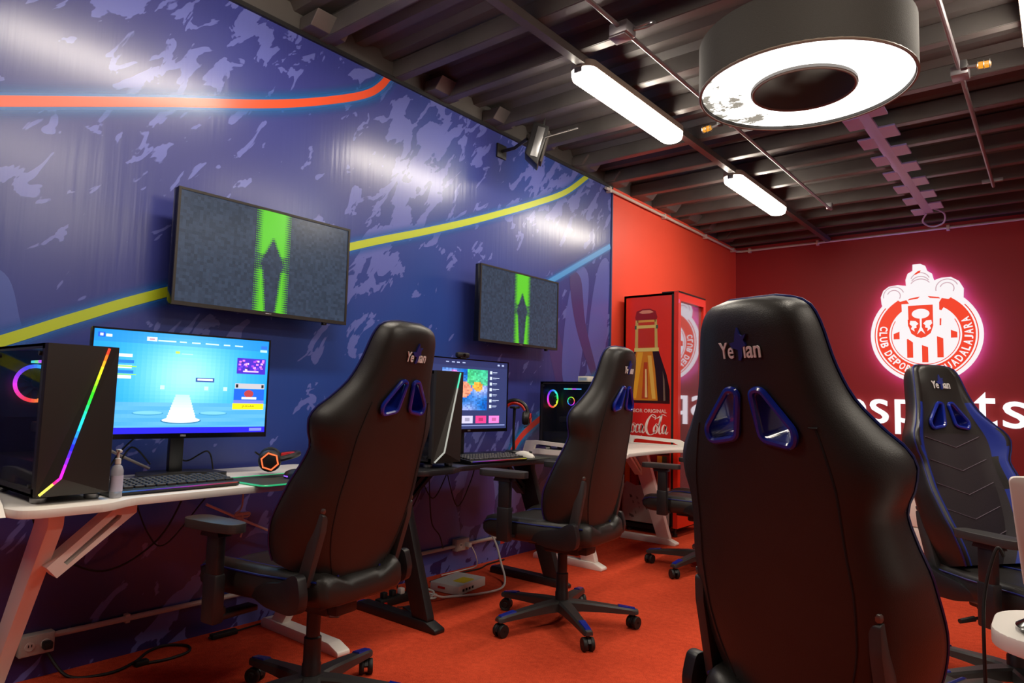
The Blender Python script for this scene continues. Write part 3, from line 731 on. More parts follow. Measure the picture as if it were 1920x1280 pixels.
def chair(label, x, y, head, recline, basea, lift=0.0, armz=.675, levers=True, arms=True):
    t = thing('gaming_chair', label, 'chair', (x, y, 0), 0, 'black and blue gaming chairs')
    H = math.radians(head); Rz = lambda: (0, 0, H)
    rot = Matrix.Rotation(H, 4, 'Z')
    def at(p): return rot @ Vector((p[0], p[1], p[2] + lift))
    b = mobj('backrest', CM['back'], None, t, at((-.212, 0, .464)), (0, 0, 0)); 
    b.rotation_euler = (Matrix.Rotation(H, 3, 'Z') @ Matrix.Rotation(-math.radians(recline), 3, 'Y')).to_euler()
    for k in ('frame_l', 'frame_r'): lbl(mobj('cutout_frame', CM[k], None, b), 'glossy blue plastic cutout frame')
    lbl(mobj('edge_piping', CM['piping'], None, b), 'blue edge piping')
    mobj('panel_seam', CM['seam'], None, b); mobj('chevron_stitching', CM['chevron'], None, b)
    for k in ('text_bYe', 'text_bian', 'text_fYe', 'text_fian'): lbl(mobj('logo_lettering', CM[k], None, b), 'white stitched lettering')
    for k in ('figure_b', 'figure_f'): lbl(mobj('logo_figure', CM[k], None, b), 'navy stitched leaping figure')
    s = mobj('seat_cushion', CM['seat'], None, t, at((0, 0, 0)), Rz()); lbl(mobj('seat_piping', CM['seat_piping'], None, s), 'blue seat piping')
    for sg in (1, -1):
        mobj('recline_cover', CM['cover'], None, t, at((0, sg * .226, 0)), (0, 0, H - sg * .10))
        p = mobj('recline_arm', CM['arm_plate'], None, t, at((-.178, sg * .203, .475)), b.rotation_euler)
        lbl(mobj('arm_tip', CM['arm_tip'], None, p), 'bare metal arm tip')
        if not arms: continue
        r = mobj('armrest_post', CM['post'], None, t, at((.15, sg * .300, armz - lift)), Rz())
        lbl(mobj('armrest_pad', CM['pad'], None, t, at((.16, sg * .300, armz + .015 - lift)), Rz()), 'grey-topped armrest pad')
        mobj('armrest_bracket', CM['bracket'], None, t, at((.15, sg * .300, armz - lift)), (0, 0, H + (PI if sg == -1 else 0)))
    if levers: mobj('tilt_lever', CM['lever'], None, t, at((0, 0, 0)), Rz())
    mobj('tilt_mechanism', CM['mech'], None, t, at((0, 0, 0)), Rz())
    mobj('gas_lift', CM['lift'], None, t, (0, 0, 0))
    A = math.radians(basea)
    sb = mobj('star_base', CM['base'], None, t, (0, 0, 0), (0, 0, A))
    for k in range(5):
        lbl(mobj('end_cap', CM['cap'], None, sb, (0, 0, 0), (0, 0, 2 * PI * k / 5)), 'blue end cap')
        a = A + 2 * PI * k / 5
        c = mobj('caster', CM['caster'], None, t, (.352 * math.cos(a), .352 * math.sin(a), 0), (0, 0, a * 2.3 + k * 1.3))
        for sg in (1, -1): mobj('wheel', CM['wheel'], None, c, (0, sg * .017, 0))
    return t
chair('black gaming chair at the white desk with the bright blue screen', .99, 1.50, 187, 16, 36, .035, .645)
chair('black gaming chair at the black desk, its whole wheeled base visible', 1.11, 2.86, 185, 10, 36, .04, .73)
chair('black gaming chair mostly hidden behind the foreground chair, at the far white desk', 1.15, 4.44, 182, 12, 193)
chair('large foreground gaming chair seen from behind, logo and cutouts facing us', 2.645, 1.735, 75, 11, 10, .004, arms=False)
chair('gaming chair facing us at right, blue wings and quilted front visible', 2.893, 3.37, -36, 15, 150, -.012, .63)

# ------------------------------------------------------------------ desks
ZT = .752; ZI = .7535      # desk top surface
def desk(label, y0, y1, m, mleg, zig, wing=True, xb=.10, xf=.74, bulge=.07, foot=(.08, .67), caps=False):
    yc = (y0 + y1) / 2
    t = thing('gaming_desk', label, 'desk', (0, yc, 0), 0, 'gaming desks along the mural'); L = (y1 - y0) / 2
    out = [(xb, -L + .05), (xb + .05, -L), (xf - .03, -L), (xf + bulge - .02, -L + .02), (xf + bulge, -L + .06), (xf + bulge, -L + .24), (xf, -L + .34), (xf - .015, 0), (xf, L - .34), (xf + bulge, L - .24), (xf + bulge, L - .06), (xf + bulge - .02, L - .02), (xf - .03, L), (xb + .05, L), (xb, L - .05)]
    MB().prism(roundpoly(out, .03, 3), 'z', ZT - .025, ZT, .004).obj('desktop', m, t, 30)
    MB().box(((xb + xf) / 2 - .02, 0, ZT - .04), (.04, 2 * L - .3, .028), .003).obj('underframe_rail', mleg, t)
    for sg in (-1, 1):
        yl = sg * (L - .14)
        f0, f1 = foot
        fo = MB().prism(roundpoly([(f0, 0), (f1, 0), (f1, .02), (f1 - .07, .045), (f0 + .02, .045), (f0, .03)], .008, 2), 'y', yl - .032, yl + .032, .004).obj('foot', mleg, t)
        if caps:
            for xx in (f0 + .010,): MB().box((xx, yl, .026), (.022, .05, .032), .008).obj('foot_cap', m_bluepl, fo)
        if zig == 'front':   # column rises forward
            col = [(f0 + .06, .03), (f0 + .15, .03), (xf - .03, ZT - .07), (xf - .03, ZT - .026), (xf - .15, ZT - .026), (xf - .15, ZT - .07)]
        else:                # column rises towards the wall
            col = [(f1 - .16, .03), (f1 - .07, .03), (f1 - .06, .05), (f0 + .30, ZT - .08), (f0 + .30, ZT - .026), (f0 + .14, ZT - .026), (f0 + .17, ZT - .09)]
        MB().prism(roundpoly(col, .012, 2), 'y', yl - .022, yl + .022, .005).obj('leg', mleg, t)
        # slotted gusset between leg and desktop, running along the desk
        xg = xf - .07 if zig == 'front' else f0 + .25
        o_ = [(yl - sg * .0, ZT - .20), (yl - sg * .03, ZT - .235), (yl - sg * .25, ZT - .06), (yl - sg * .25, ZT - .026), (yl - sg * .20, ZT - .026)]
        i_ = [(yl - sg * .045, ZT - .19), (yl - sg * .055, ZT - .20), (yl - sg * .20, ZT - .075), (yl - sg * .205, ZT - .065), (yl - sg * .19, ZT - .062)]
        if zig == 'front': MB().ring_prism(o_, i_, 'x', xg - .08, xg - .01).obj('gusset', mleg, t, 0)
        else: MB().ring_prism(o_, i_, 'x', xg - .05, xg + .01).obj('gusset', mleg, t, 0)
        if wing:             # raised slotted side wing
            ye = sg * L
            prof = [(xb + .02, ZT - .02), (xf + .02, ZT - .02), (xf - .02, ZT + .012), (xf - .12, ZT + .055), (xb + .12, ZT + .07), (xb + .05, ZT + .065)]
            inn = [(xb + .12, ZT + .012), (xf - .12, ZT + .012), (xf - .13, ZT + .014), (xf - .17, ZT + .030), (xb + .16, ZT + .045), (xb + .13, ZT + .04)]
            MB().ring_prism(prof, inn, 'y', ye + sg * .002, ye + sg * .02).obj('side_wing', m, t, 0)
    return t
desk('white gaming desk with the bright blue screen and lit tower', .63, 2.03, m_white, m_white, 'front', xf=.735)
desk('black gaming desk in the middle, with the tower and dark-themed screen', 2.22, 3.56, m_blackdesk, m_blackmetal, 'back', wing=False, xf=.68, bulge=.055, foot=(.19, .77), caps=True)
desk('far white gaming desk next to the red drinks fridge', 3.80, 5.16, m_white, m_white, 'back', xf=.76, bulge=.05, foot=(.14, .70))

# ------------------------------------------------------------------ wall screens
def tv(label, y0, y1, z0, z1, x):
    W, H = y1 - y0, z1 - z0
    t = thing('wall_television', label, 'television', (x, (y0 + y1) / 2, (z0 + z1) / 2), 0, 'televisions on the mural')
    MB().box((-.022, 0, 0), (.044, W, H), .005).obj('casing', m_black_gloss, t)
    MB().box((-.06, 0, -.04), (.05, W * .7, H * .6), .012).obj('rear_shell', m_plastic, t)
    b = MB(); o_ = [(-W / 2, -H / 2), (W / 2, -H / 2), (W / 2, H / 2), (-W / 2, H / 2)]
    k = .011; i_ = [(-W / 2 + k, -H / 2 + k + .006), (W / 2 - k, -H / 2 + k + .006), (W / 2 - k, H / 2 - k), (-W / 2 + k, H / 2 - k)]
    b.ring_prism(o_, i_, 'x', -.002, .006).obj('bezel', mat('tv_bezel', S(44, 39, 36), .35), t, 0)
    s = MB(); w2, h2 = W - 2 * k, H - 2 * k - .006; y00, z00 = -W / 2 + k, -H / 2 + k + .006
    nx, nz = 60, 34; rnd = random.Random(3)
    for i in range(nx):
        for j in range(nz):
            g = .75 + .5 * rnd.random(); c = S(56, 70, 92)
            c = tuple(q * g for q in c)
            s.poly([(.001, y00 + w2 * i / nx, z00 + h2 * j / nz), (.001, y00 + w2 * (i + 1) / nx, z00 + h2 * j / nz), (.001, y00 + w2 * (i + 1) / nx, z00 + h2 * (j + 1) / nz), (.001, y00 + w2 * i / nx, z00 + h2 * (j + 1) / nz)], c)
    # green halftone figure made of short dashes
    rows = 46; green = S(112, 232, 54)
    def dens(u, v):         # v from top 0..1, u from -1..1 across the figure
        a = abs(u)
        edge = max(0, min(1, (1.05 - a) * 2.0))
        if v < .27: return edge
        if v < .52: gap = (v - .27) / .25 * .62; 
        elif v < .62: gap = .62 - (v - .52) / .1 * .15
        else: gap = .47 - (v - .62) * .55
        neck = 1.0 if not .44 < v < .58 else .55
        return edge * max(0, min(1, (a - gap) * 5 + .35)) * neck
    cols_n = 26; uc, uh = .51, .125
    for r in range(rows):
        v = (r + .5) / rows
        for c_ in range(cols_n):
            u = (c_ + .5) / cols_n * 2 - 1; d = dens(u * 1.15, v)
            if d < .12: continue
            cy = y00 + w2 * (uc + u * uh); cz = z00 + h2 * (1 - v)
            hw = w2 * uh / cols_n * min(1.0, .35 + d) * 1.02; hh = h2 / rows * .5 * min(1.02, .16 + d * .9)
            s.poly([(.002, cy - hw, cz - hh), (.002, cy + hw, cz - hh), (.002, cy + hw, cz + hh), (.002, cy - hw, cz + hh)], tuple(q * (.55 + .45 * d) for q in green))
    s.obj('screen', colmat('tv_screen_light', .8 * KX, .22), t, 0)
    MB().box((.004, 0, -H / 2 + .008), (.008, .03, .006), .001).obj('maker_badge', m_greymetal, t)
    MB().box((-.01, W * .36, -H / 2 - .006), (.02, .02, .012), .002).obj('sensor', m_plastic, t)
    MB().box((-x + .012, 0, 0), (.02, .2, .3), .003).box((-.11 if x > .14 else -.07, 0, 0), (.06, .06, .12), .004).obj('wall_mount', m_blackmetal, t)
    return t
tv('larger nearer wall television with a green halftone figure, above the first desk', 1.310, 2.212, 1.462, 1.972, .15)
tv('smaller-looking farther wall television with a green halftone figure, near the red wall', 3.255, 4.130, 1.466, 1.974, .15)

# ------------------------------------------------------------------ monitors
def monitor(label, x, yc, zc, W, H, rotz, painter, webcam=False):
    t = thing('gaming_monitor', label, 'monitor', (x, yc, ZI), rotz, 'monitors on the desks'); dz = zc - ZT
    MB().box((-.018, 0, dz), (.03, W, H), .006).obj('casing', m_plastic, t)
    MB().box((-.045, 0, dz), (.03, W * .5, H * .5), .012).obj('rear_bulge', m_plastic, t)
    b = MB(); k = .007
    b.ring_prism([(-W / 2, dz - H / 2), (W / 2, dz - H / 2), (W / 2, dz + H / 2), (-W / 2, dz + H / 2)], [(-W / 2 + k, dz - H / 2 + .020), (W / 2 - k, dz - H / 2 + .020), (W / 2 - k, dz + H / 2 - k), (-W / 2 + k, dz + H / 2 - k)], 'x', -.004, .002).obj('bezel', m_black_gloss, t, 0)
    s = MB(); w2, h2 = W - 2 * k, H - k - .020
    def P(u, v, l=0): return (-.0025 + l * .0003, -W / 2 + k + u * w2, dz + H / 2 - k - v * h2)
    def R(u0, v0, u1, v1, c, l=1): s.poly([P(u0, v1, l), P(u1, v1, l), P(u1, v0, l), P(u0, v0, l)], c)
    painter(s, P, R); s.obj('screen', m_scr, t, 0)
    MB().box((.002, 0, dz - H / 2 + .010), (.004, .022, .008), .001).obj('maker_badge', m_greymetal, t)
    MB().box((-.075, 0, dz * .52), (.035, .055, dz * 1.02), .006).obj('stand_column', m_plastic, t)
    MB().box((-.05, 0, dz), (.05, .07, .07), .006).obj('stand_joint', m_red, t)
    MB().prism(roundpoly([(-.13, -.03), (-.10, -.14), (.05, -.17), (.07, -.15), (-.02, -.03), (-.02, .03), (.07, .15), (.05, .17), (-.10, .14), (-.13, .03)], .015, 3), 'z', .0, .016, .003).obj('stand_foot', m_plastic, t)
    if webcam:
        wc = MB().box((-.012, -.06, dz + H / 2 + .020), (.03, .10, .032), .010).obj('webcam', m_plastic, t)
        MB().tube([(.003, -.06, dz + H / 2 + .02), (.006, -.06, dz + H / 2 + .02)], .010, 12).obj('lens', m_black_gloss, wc)
        MB().box((-.016, -.06, dz + H / 2 + .002), (.03, .05, .014), .002).obj('clip', m_plastic, wc)
    return t
def lobby(s, P, R):
    n, mrow = 36, 26
    for i in range(n):
        for j in range(mrow):
            u, v = (i + .5) / n, (j + .5) / mrow
            g = math.exp(-(((u - .5) / .30) ** 2 + ((v - .42) / .42) ** 2))
            if v < .70: c = [a + (b - a) * g for a, b in zip((22, 150, 240), (158, 232, 250))]
            else:
                k = .5 + .5 * math.sin(u * 9 + v * 60); c = [a + (b - a) * (.35 * g + .2 * k) for a, b in zip((70, 160, 222), (160, 215, 245))]
            if v < .10: c = [q * .9 for q in c]
            c = S(*c); R(i / n, j / mrow, (i + 1) / n, (j + 1) / mrow, c, 0)
    R(0, .94, 1, 1, S(38, 34, 224)); R(.90, .955, .98, .985, S(120, 130, 250), 2)
    w_ = S(240, 250, 255)
    R(.02, .03, .055, .075, S(30, 90, 220)); R(.03, .04, .046, .065, w_, 2); R(.06, .045, .09, .07, w_)
    R(.27, .045, .325, .085, w_); R(.283, .057, .312, .074, S(190, 150, 170), 2)
    for a, b in ((.33, .43), (.45, .49), (.52, .57), (.60, .68), (.71, .75), (.78, .83)): R(a, .068, b, .082, S(196, 240, 252))
    R(.95, .055, .99, .09, S(40, 110, 230)); R(.945, .10, .99, .125, S(180, 225, 250))
    R(.02, .20, .10, .215, w_); R(.02, .225, .20, .255, w_)
    for k in range(4): R(.02, .285 + .05 * k, .21 - .01 * (k % 2), .315 + .05 * k, w_ if k % 2 else S(34, 120, 205)); 
    R(.02, .34, .225, .352, S(150, 220, 90), 2); R(.02, .42, .225, .43, S(150, 220, 90), 2)
    # round light platform with a soft column of light (no figure)
    N_ = 28
    def disc(cu, cv, ru, rv, c, l): s.poly([P(cu + ru * math.cos(2 * PI * k / N_), cv + rv * math.sin(2 * PI * k / N_), l) for k in range(N_)], c)
    for cu in (.30, .67): disc(cu, .80, .085, .022, S(66, 150, 190), 1); disc(cu, .795, .078, .017, S(120, 196, 226), 2)
    disc(.485, .875, .115, .032, S(50, 120, 160), 3); disc(.485, .868, .108, .028, S(235, 246, 250), 4)
    for k in range(10):
        hw = .085 - .005 * k; f = 1 - k / 10; c = [a + (b - a) * (.25 + .6 * f) for a, b in zip((150, 226, 248), (252, 252, 255))]
        R(.485 - hw, .87 - .026 * (k + 1), .485 + hw, .87 - .026 * k, S(*c), 5)
    for cu in (.37, .62, .735): R(cu - .012, .52, cu + .012, .56, S(190, 240, 250))
    R(.555, .43, .665, .475, S(60, 90, 160)); R(.565, .44, .655, .46, w_, 2); R(.43, .17, .455, .195, S(190, 210, 90)); R(.465, .19, .53, .2, S(170, 215, 235))
    R(.80, .20, .985, .37, S(70, 40, 190))
    rr = random.Random(5)
    for k in range(34):
        a, b = .805 + rr.random() * .16, .21 + rr.random() * .11; R(a, b, a + .016, b + .02, S(*rr.choice([(170, 70, 230), (220, 120, 240), (110, 60, 220), (60, 40, 150), (250, 200, 250)])), 2)
    R(.84, .335, .94, .35, S(215, 190, 245), 3)
    R(.795, .475, .985, .53, S(190, 185, 190)); R(.80, .485, .815, .52, S(30, 30, 40), 2); R(.965, .485, .98, .52, S(30, 30, 40), 2)
    R(.79, .535, .985, .655, S(24, 96, 215)); disc(.885, .585, .03, .04, S(176, 60, 66), 3); R(.84, .62, .935, .645, w_, 4); R(.79, .655, .985, .69, S(110, 120, 225), 2)
    R(.785, .69, .985, .755, S(252, 228, 20))
    text_into(s, 'JUGAR', .845, .925, -.735, -.71, lambda u, v, d: P(u, -v, 4), S(70, 66, 10), bold=.01)
def client(s, P, R):
    R(0, 0, 1, 1, S(44, 52, 96), 0); R(0, 0, 1, .09, S(38, 44, 86))
    rr = random.Random(11); n = 26
    for i in range(n):
        for j in range(n):
            u, v = (i + .5) / n, (j + .5) / n
            a = math.sin(u * 7 + v * 4) + math.sin(v * 9 - u * 3); g = rr.random() * .35
            c = (60 + 50 * a, 120 + 25 * a, 200 + 20 * a)
            if u > .55 and v < .40: c = (60 + 60 * v, 190, 90 + 60 * u)
            if (u - .45) ** 2 + (v - .5) ** 2 < .035: c = (226, 140, 110)
            if (u - .78) ** 2 + (v - .42) ** 2 < .014: c = (232, 160, 60)
            if (u - .25) ** 2 + (v - .18) ** 2 < .02: c = (190, 120, 200)
            if (u - .3) ** 2 + (v - .82) ** 2 < .01: c = (230, 130, 110)
            c = [max(10, min(245, q * (.8 + g))) for q in c]
            R(.16 + .57 * i / n, .13 + .60 * j / n, .16 + .57 * (i + 1) / n, .13 + .60 * (j + 1) / n, S(*c))
    for k in range(7): R(.76, .14 + .085 * k, .79, .185 + .085 * k, S(200, 210, 235)); R(.80, .15 + .085 * k, .86 + .03 * (k % 2), .16 + .085 * k, S(190, 200, 225)); R(.80, .17 + .085 * k, .85, .176 + .085 * k, S(120, 130, 170))
    cs = [(150, 190, 220), (190, 210, 225), (196, 190, 224), (222, 60, 130), (240, 120, 196)]
    for k, c in enumerate(cs):
        u = .06 + .175 * k; R(u, .81, u + .14, .92, S(*c)); R(u + .04, .84, u + .10, .89, S(*[q * .75 for q in c]), 2)
    R(.02, .945, .98, .96, S(130, 140, 190))
    for u in (.2, .27, .33, .40): R(u, .035, u + .035, .05, S(170, 180, 220), 2)
    for u in (.86, .92): R(u, .03, u + .03, .055, S(170, 180, 220), 2)
monitor('curved-edge black monitor showing a bright blue game lobby', .285, 1.333, 1.118, .695, .425, math.radians(-7), lobby)
monitor('black monitor with webcam on top and a dark navy interface', .34, 2.985, 1.112, .69, .43, math.radians(-1), client, True)
def dimscr(s, P, R): R(0, 0, 1, 1, S(30, 40, 70), 0)
monitor('dark monitor on the far white desk, hidden behind a chair head', .30, 4.62, 1.10, .62, .37, 0, dimscr)

# ------------------------------------------------------------------ computer towers (front faces +X, glass side faces -Y)
m_glass = mat('smoked_glass', S(20, 24, 34), .03, alpha=.22, spec=.5)
m_case = mat('tower_case', S(38, 34, 31), .42)
def fan(parent, x, y, z, R, hue0, flat='y', depth=.012):
    """lit fan ring facing -Y or +X"""
    f = MB(); n = 36; pts = []; cols = []
    for k in range(n):
        a = 2 * PI * k / n
        pts.append((R * math.cos(a), 0, R * math.sin(a)) if flat == 'y' else (0, R * math.cos(a), R * math.sin(a))); cols.append(hsv(hue0 + k / n * .9, .75, 1))
    o = MB().tube(pts, R * .11, 8, closed=True, cols=cols).obj('fan_ring', m_led, parent, loc=(x, y, z))
    ax = Matrix.Rotation(PI / 2, 4, 'X') if flat == 'y' else Matrix.Rotation(PI / 2, 4, 'Y')
    MB().lathe([(0, .01), (R * .26, .01), (R * .28, 0), (R * .28, -.012), (0, -.012)], 18, ax).obj('fan_hub', m_plastic2, o)
    b = MB()
    for k in range(9):
        a = 2 * PI * k / 9; M_ = ax @ Matrix.Rotation(a, 4, 'Z') @ Matrix.Rotation(.5, 4, 'X'); b.box((R * .6, 0, 0), (R * .68, R * .26, .002), 0, M_)
    b.obj('fan_blades', mat('fan_blade', S(46, 56, 76), .35), o, 0)
def tower(label, x, y, rot, strip, lit=True):
    D, W, Hh = .46, .205, .455
    t = thing('computer_tower', label, 'computer', (x, y, ZI), rot, 'computer towers on the desks'); z0 = .022
    # origin: front lower edge on the glass side
    sh = MB()
    sh.box((-D / 2, W - .004, z0 + Hh / 2), (D, .008, Hh)).box((-D / 2, W / 2, z0 + .004), (D, W, .008)).box((-D / 2, W / 2, z0 + Hh - .004), (D, W, .008)).box((-D + .004, W / 2, z0 + Hh / 2), (.008, W, Hh)).box((-.01, W / 2, z0 + Hh / 2), (.02, W, Hh))
    sh.box((-D / 2, .004, z0 + .012), (D, .008, .024)).box((-D / 2, .004, z0 + Hh - .008), (D, .008, .016)).box((-D + .012, .004, z0 + Hh / 2), (.024, .008, Hh))
    sh.obj('case_shell', m_case, t, 0)
    # faceted front panel
    yb, yt = .045, W - .035
    V = [(.0, 0, z0), (0, W, z0), (0, W, z0 + Hh), (0, 0, z0 + Hh), (.032, yb + .012, z0 + .055), (.018, yt, z0 + Hh), (.010, .004, z0), (.016, .004, z0 + Hh), (.010, W - .003, z0 + Hh), (.006, W - .003, z0)]
    F_ = [(6, 4, 5, 7), (4, 9, 8, 5), (6, 9, 4), (0, 6, 7, 3), (1, 2, 8, 9), (3, 7, 5, 8, 2), (0, 1, 9, 6)]
    MB().add(V, F_).obj('front_panel', m_case, t, 0)
    a, b, c = Vector((.019, yt, z0 + Hh - .006)), Vector((.034, yb + .012, z0 + .055)), Vector((.013, .012, z0 + .006))
    P_ = [a.lerp(b, k / 20) for k in range(21)] + [b.lerp(c, k / 6) for k in range(1, 7)]
    cols = [strip(k / (len(P_) - 1)) for k in range(len(P_))]
    lbl(MB().tube(P_, .0042, 6, cols=cols).obj('light_strip', m_led, t), 'diagonal light strip')
    for xx in (-.05, -D + .06):
        for yy in (.03, W - .03): MB().lathe([(.020, 0), (.022, .004), (.022, .014), (.016, z0)], 14, Matrix.Translation((xx, yy, 0))).obj('foot', m_greymetal, t)
    MB().box((-D / 2, .001, z0 + Hh / 2), (D - .03, .004, Hh - .03)).obj('glass_panel', m_glass, t, 0)
    for xx in (-.03, -D + .03):
        for zz in (.03, Hh - .03): MB().tube([(xx, -.006, z0 + zz), (xx, .002, z0 + zz)], .007, 10).obj('thumb_screw', m_plastic, t)
    # insides
    MB().box((-.25, W - .016, z0 + .28), (.28, .006, .28)).obj('mainboard', mat('mainboard', S(22, 24, 34), .5, var=(60, .5)), t, 0)
    MB().box((-D / 2, W / 2, z0 + .055), (D - .03, W - .02, .09), .004).obj('power_supply_shroud', m_plastic, t)
    MB().box((-.22, W - .075, z0 + .19), (.26, .10, .035), .006).obj('graphics_card', m_plastic2, t)
    MB().box((-.30, W - .05, z0 + .33), (.05, .05, .06), .006).obj('cpu_cooler', m_plastic2, t)
    if lit:
        fan(t, -D + .035, W * .52, z0 + .335, .060, .38, 'x'); fan(t, -.26, .10, z0 + .32, .028, .05)
        cs = [S(90, 170, 255), S(200, 90, 255), S(120, 230, 160), S(80, 220, 230)]
        for k in range(4):
            MB().box((-.17 - k * .035, .06, z0 + .405), (.03, .02, .008), 0, col=cs[k]).obj('memory_light', m_led, t, 0)
    return t
rain = lambda k: hsv(.02 + .95 * min(1, k * 1.18), .85, 1) if k < .82 else S(240, 225, 90)
tealwhite = lambda k: S(60, 200, 160) if k < .12 else S(150, 150, 142)  # grey-white length is unlit strip, its tone put in as a faint glow
tower('black tower with rainbow light strip and lit fan, left end of first desk', .715, .70, 0, rain)
tower('black tower with teal-white light strip, between the two desks', .665, 2.365, 0, tealwhite)
tower('black glass-sided tower with lit rings, on the far white desk', .60, 3.95, 0, lambda k: S(60, 60, 70))

# ------------------------------------------------------------------ things on and around the desks
def keyboard(label, x, y, rot, hue):
    t = thing('gaming_keyboard', label, 'keyboard', (x, y, ZI), rot, 'keyboards on the desks')
    MB().prism(roundpoly([(-.075, .0), (.075, 0), (.08, .012), (.07, .018), (-.07, .030), (-.078, .02)], .004, 2), 'y', -.225, .225, .002).obj('case', m_plastic, t)
    for r in range(6):
        k = MB(); n = 20 if r < 5 else 12; zz = .034 - r * .0022
        for c in range(n):
            wd = .43 / n; yy = -.215 + wd * (c + .5)
            if n == 20 and c in (14, 17) and r == 0: continue
            k.box((-.058 + r * .0215, yy, zz - .002), (.016, wd - .004, .012), .002, seg=1)
        stuff(k.obj('key_row', m_plastic2, t, 0))
    cols = [hsv(hue + .5 * k / 18, .7, .8) for k in range(19)]
    lbl(MB().tube([(.0805, -.215 + .43 * k / 18, .013) for k in range(19)], .0022, 5, cols=cols).obj('light_edge', m_led_dim, t), 'coloured light edge')
    return t
keyboard('black gaming keyboard with purple lights in front of the bright blue screen', .60, 1.145, math.radians(2), .55)
keyboard('black gaming keyboard on the black desk', .585, 2.90, math.radians(-3), .7)
def mouse(label, x, y, rot, m, c1):
    t = thing('computer_mouse', label, 'mouse', (x, y, ZI + .0055), rot)
    mb = MB(); V = []; F = []; xs = np.linspace(-.06, .06, 13)
    for xx in xs:
        hw = .032 * math.sqrt(max(.02, 1 - (xx / .064) ** 2)) ** .8; hh = .038 * max(.05, 1 - ((xx - .008) / .072) ** 2) ** .6
        for k in range(9):
            a = PI * k / 8; V.append((xx, hw * math.cos(a), hh * math.sin(a) ** .8 if 0 < k < 8 else 0))
    for i in range(12):
        for k in range(8): F.append((i * 9 + k, i * 9 + k + 1, (i + 1) * 9 + k + 1, (i + 1) * 9 + k))
    F.append(tuple(range(9))); F.append(tuple(12 * 9 + k for k in range(9))[::-1]); mb.add(V, F); mb.obj('shell', m, t, 60)
    MB().tube([(-.045, 0, .030), (-.03, 0, .036)], .006, 8).obj('scroll_wheel', m_rubber, t)
    MB().tube([(.03, .03, .008), (.058, .012, .008), (.058, -.012, .008), (.03, -.03, .008)], .003, 5, smooth=4, cols=[c1] * 13).obj('light_band', m_led, t)
mouse('black mouse with purple light on the green-edged mouse pad', .66, 1.63, math.radians(200), m_plastic, S(150, 90, 255))
mouse('white and black mouse with green light on the black desk', .58, 3.22, math.radians(190), m_whitepl, S(60, 200, 110))
def pad(label, x, y, sx, sy, rot, edge):
    t = thing('mouse_pad', label, 'mouse pad', (x, y, ZI), rot)
    o_ = rrect(-sx / 2, sx / 2, -sy / 2, sy / 2, .03)
    MB().prism(o_, 'z', 0, .004).obj('mat', mat('mouse_pad_cloth', S(52, 52, 46), .85, bump=(600, .3)), t, 0)
    if edge: lbl(MB().tube([(a, b, .0035) for a, b in o_], .0035, 6, closed=True, cols=[edge] * len(o_)).obj('light_edge', m_led_dim, t), 'glowing green edge')
pad('dark mouse pad with glowing green edge at the end of the first desk', .62, 1.58, .29, .36, math.radians(3), S(50, 230, 150))
pad('plain dark mouse pad on the black desk', .56, 3.23, .24, .26, 0, None)
def headset(label, loc, rot, upright=False):
    bs = 1 if upright else -.35
    t = thing('gaming_headset', label, 'headset', loc); t.rotation_euler = rot
    band = [(0, .085 * math.cos(a), .10 + .085 * math.sin(a)) for a in np.linspace(0, PI, 15)]
    MB().tube(band, .012, 8).obj('headband', m_plastic, t)
    MB().tube([(0, .072 * math.cos(a), .095 + .072 * math.sin(a)) for a in np.linspace(.35, PI - .35, 11)], .011, 8).obj('headband_padding', m_red, t)
    for sg in (-1, 1):
        M_ = Matrix.Translation((0, sg * .082, .07)) @ Matrix.Rotation(-sg * PI / 2, 4, 'X')
        c = MB().lathe([(0, .022), (.030, .022), (.042, .014), (.044, 0), (.044, -.012), (0, -.012)], 20, M_).obj('ear_cup', m_plastic, t)
        MB().lathe([(.022, -.014), (.026, -.026), (.040, -.028), (.046, -.016), (.044, -.010)], 20, M_, cap=False).obj('ear_cushion', m_rubber, c)
        n = 6; hexa = [M_ @ Vector((.034 * math.cos(2 * PI * k / n), .034 * math.sin(2 * PI * k / n), .023)) for k in range(n)]
        MB().tube(hexa, .0035, 6, closed=True, cols=[S(255, 110, 60)] * n).obj('cup_light', m_led if not upright else m_red, c)
    MB().tube([(0, .085, .05), (bs * .05, .10, .03), (bs * .10, .08, .015)], .004, 6, smooth=5).obj('microphone_boom', m_rubber, t)
headset('red and black headset lying on the first white desk', (.44, 1.555, ZT + .056), (0, math.radians(78), math.radians(58)))
headset('red and black headset hung on a stand at the end of the black desk', (.27, 3.50, ZT + .156), (0, 0, math.radians(-60)), True)
t = thing('headset_stand', 'black headset stand at the end of the black desk', 'headset stand', (.27, 3.50, ZI))
MB().lathe([(.055, 0), (.058, .006), (.05, .014), (.02, .018), (0, .018)], 24).obj('base', m_plastic, t)
MB().tube([(0, 0, .01), (-.006, 0, .15), (-.002, 0, .285)], [.010, .008, .010], 8).obj('stem', m_plastic, t)
MB().box((0, 0, .292), (.05, .05, .016), .006).obj('hook', m_plastic2, t)
# hand sanitiser
t = thing('sanitizer_bottle', 'clear hand sanitizer pump bottle beside the rainbow-lit tower', 'bottle', (.700, .932, ZI)); t.scale = (.72, .72, 1.0)
MB().lathe([(.024, 0), (.026, .004), (.026, .085), (.020, .098), (.011, .104), (.011, .108), (0, .108)], 18).obj('bottle', mat('clear_plastic', S(205, 205, 215), .15, alpha=.55), t)
MB().lathe([(.0265, .02), (.0265, .07)], 18, cap=False).obj('paper_wrap', mat('pale_wrap', S(190, 186, 208), .5), t)
MB().lathe([(.013, .106), (.013, .122), (.006, .124), (.006, .142), (.011, .143), (.011, .152), (0, .153)], 14).box((.014, 0, .147), (.03, .012, .009), .003).obj('pump', m_whitepl, t)
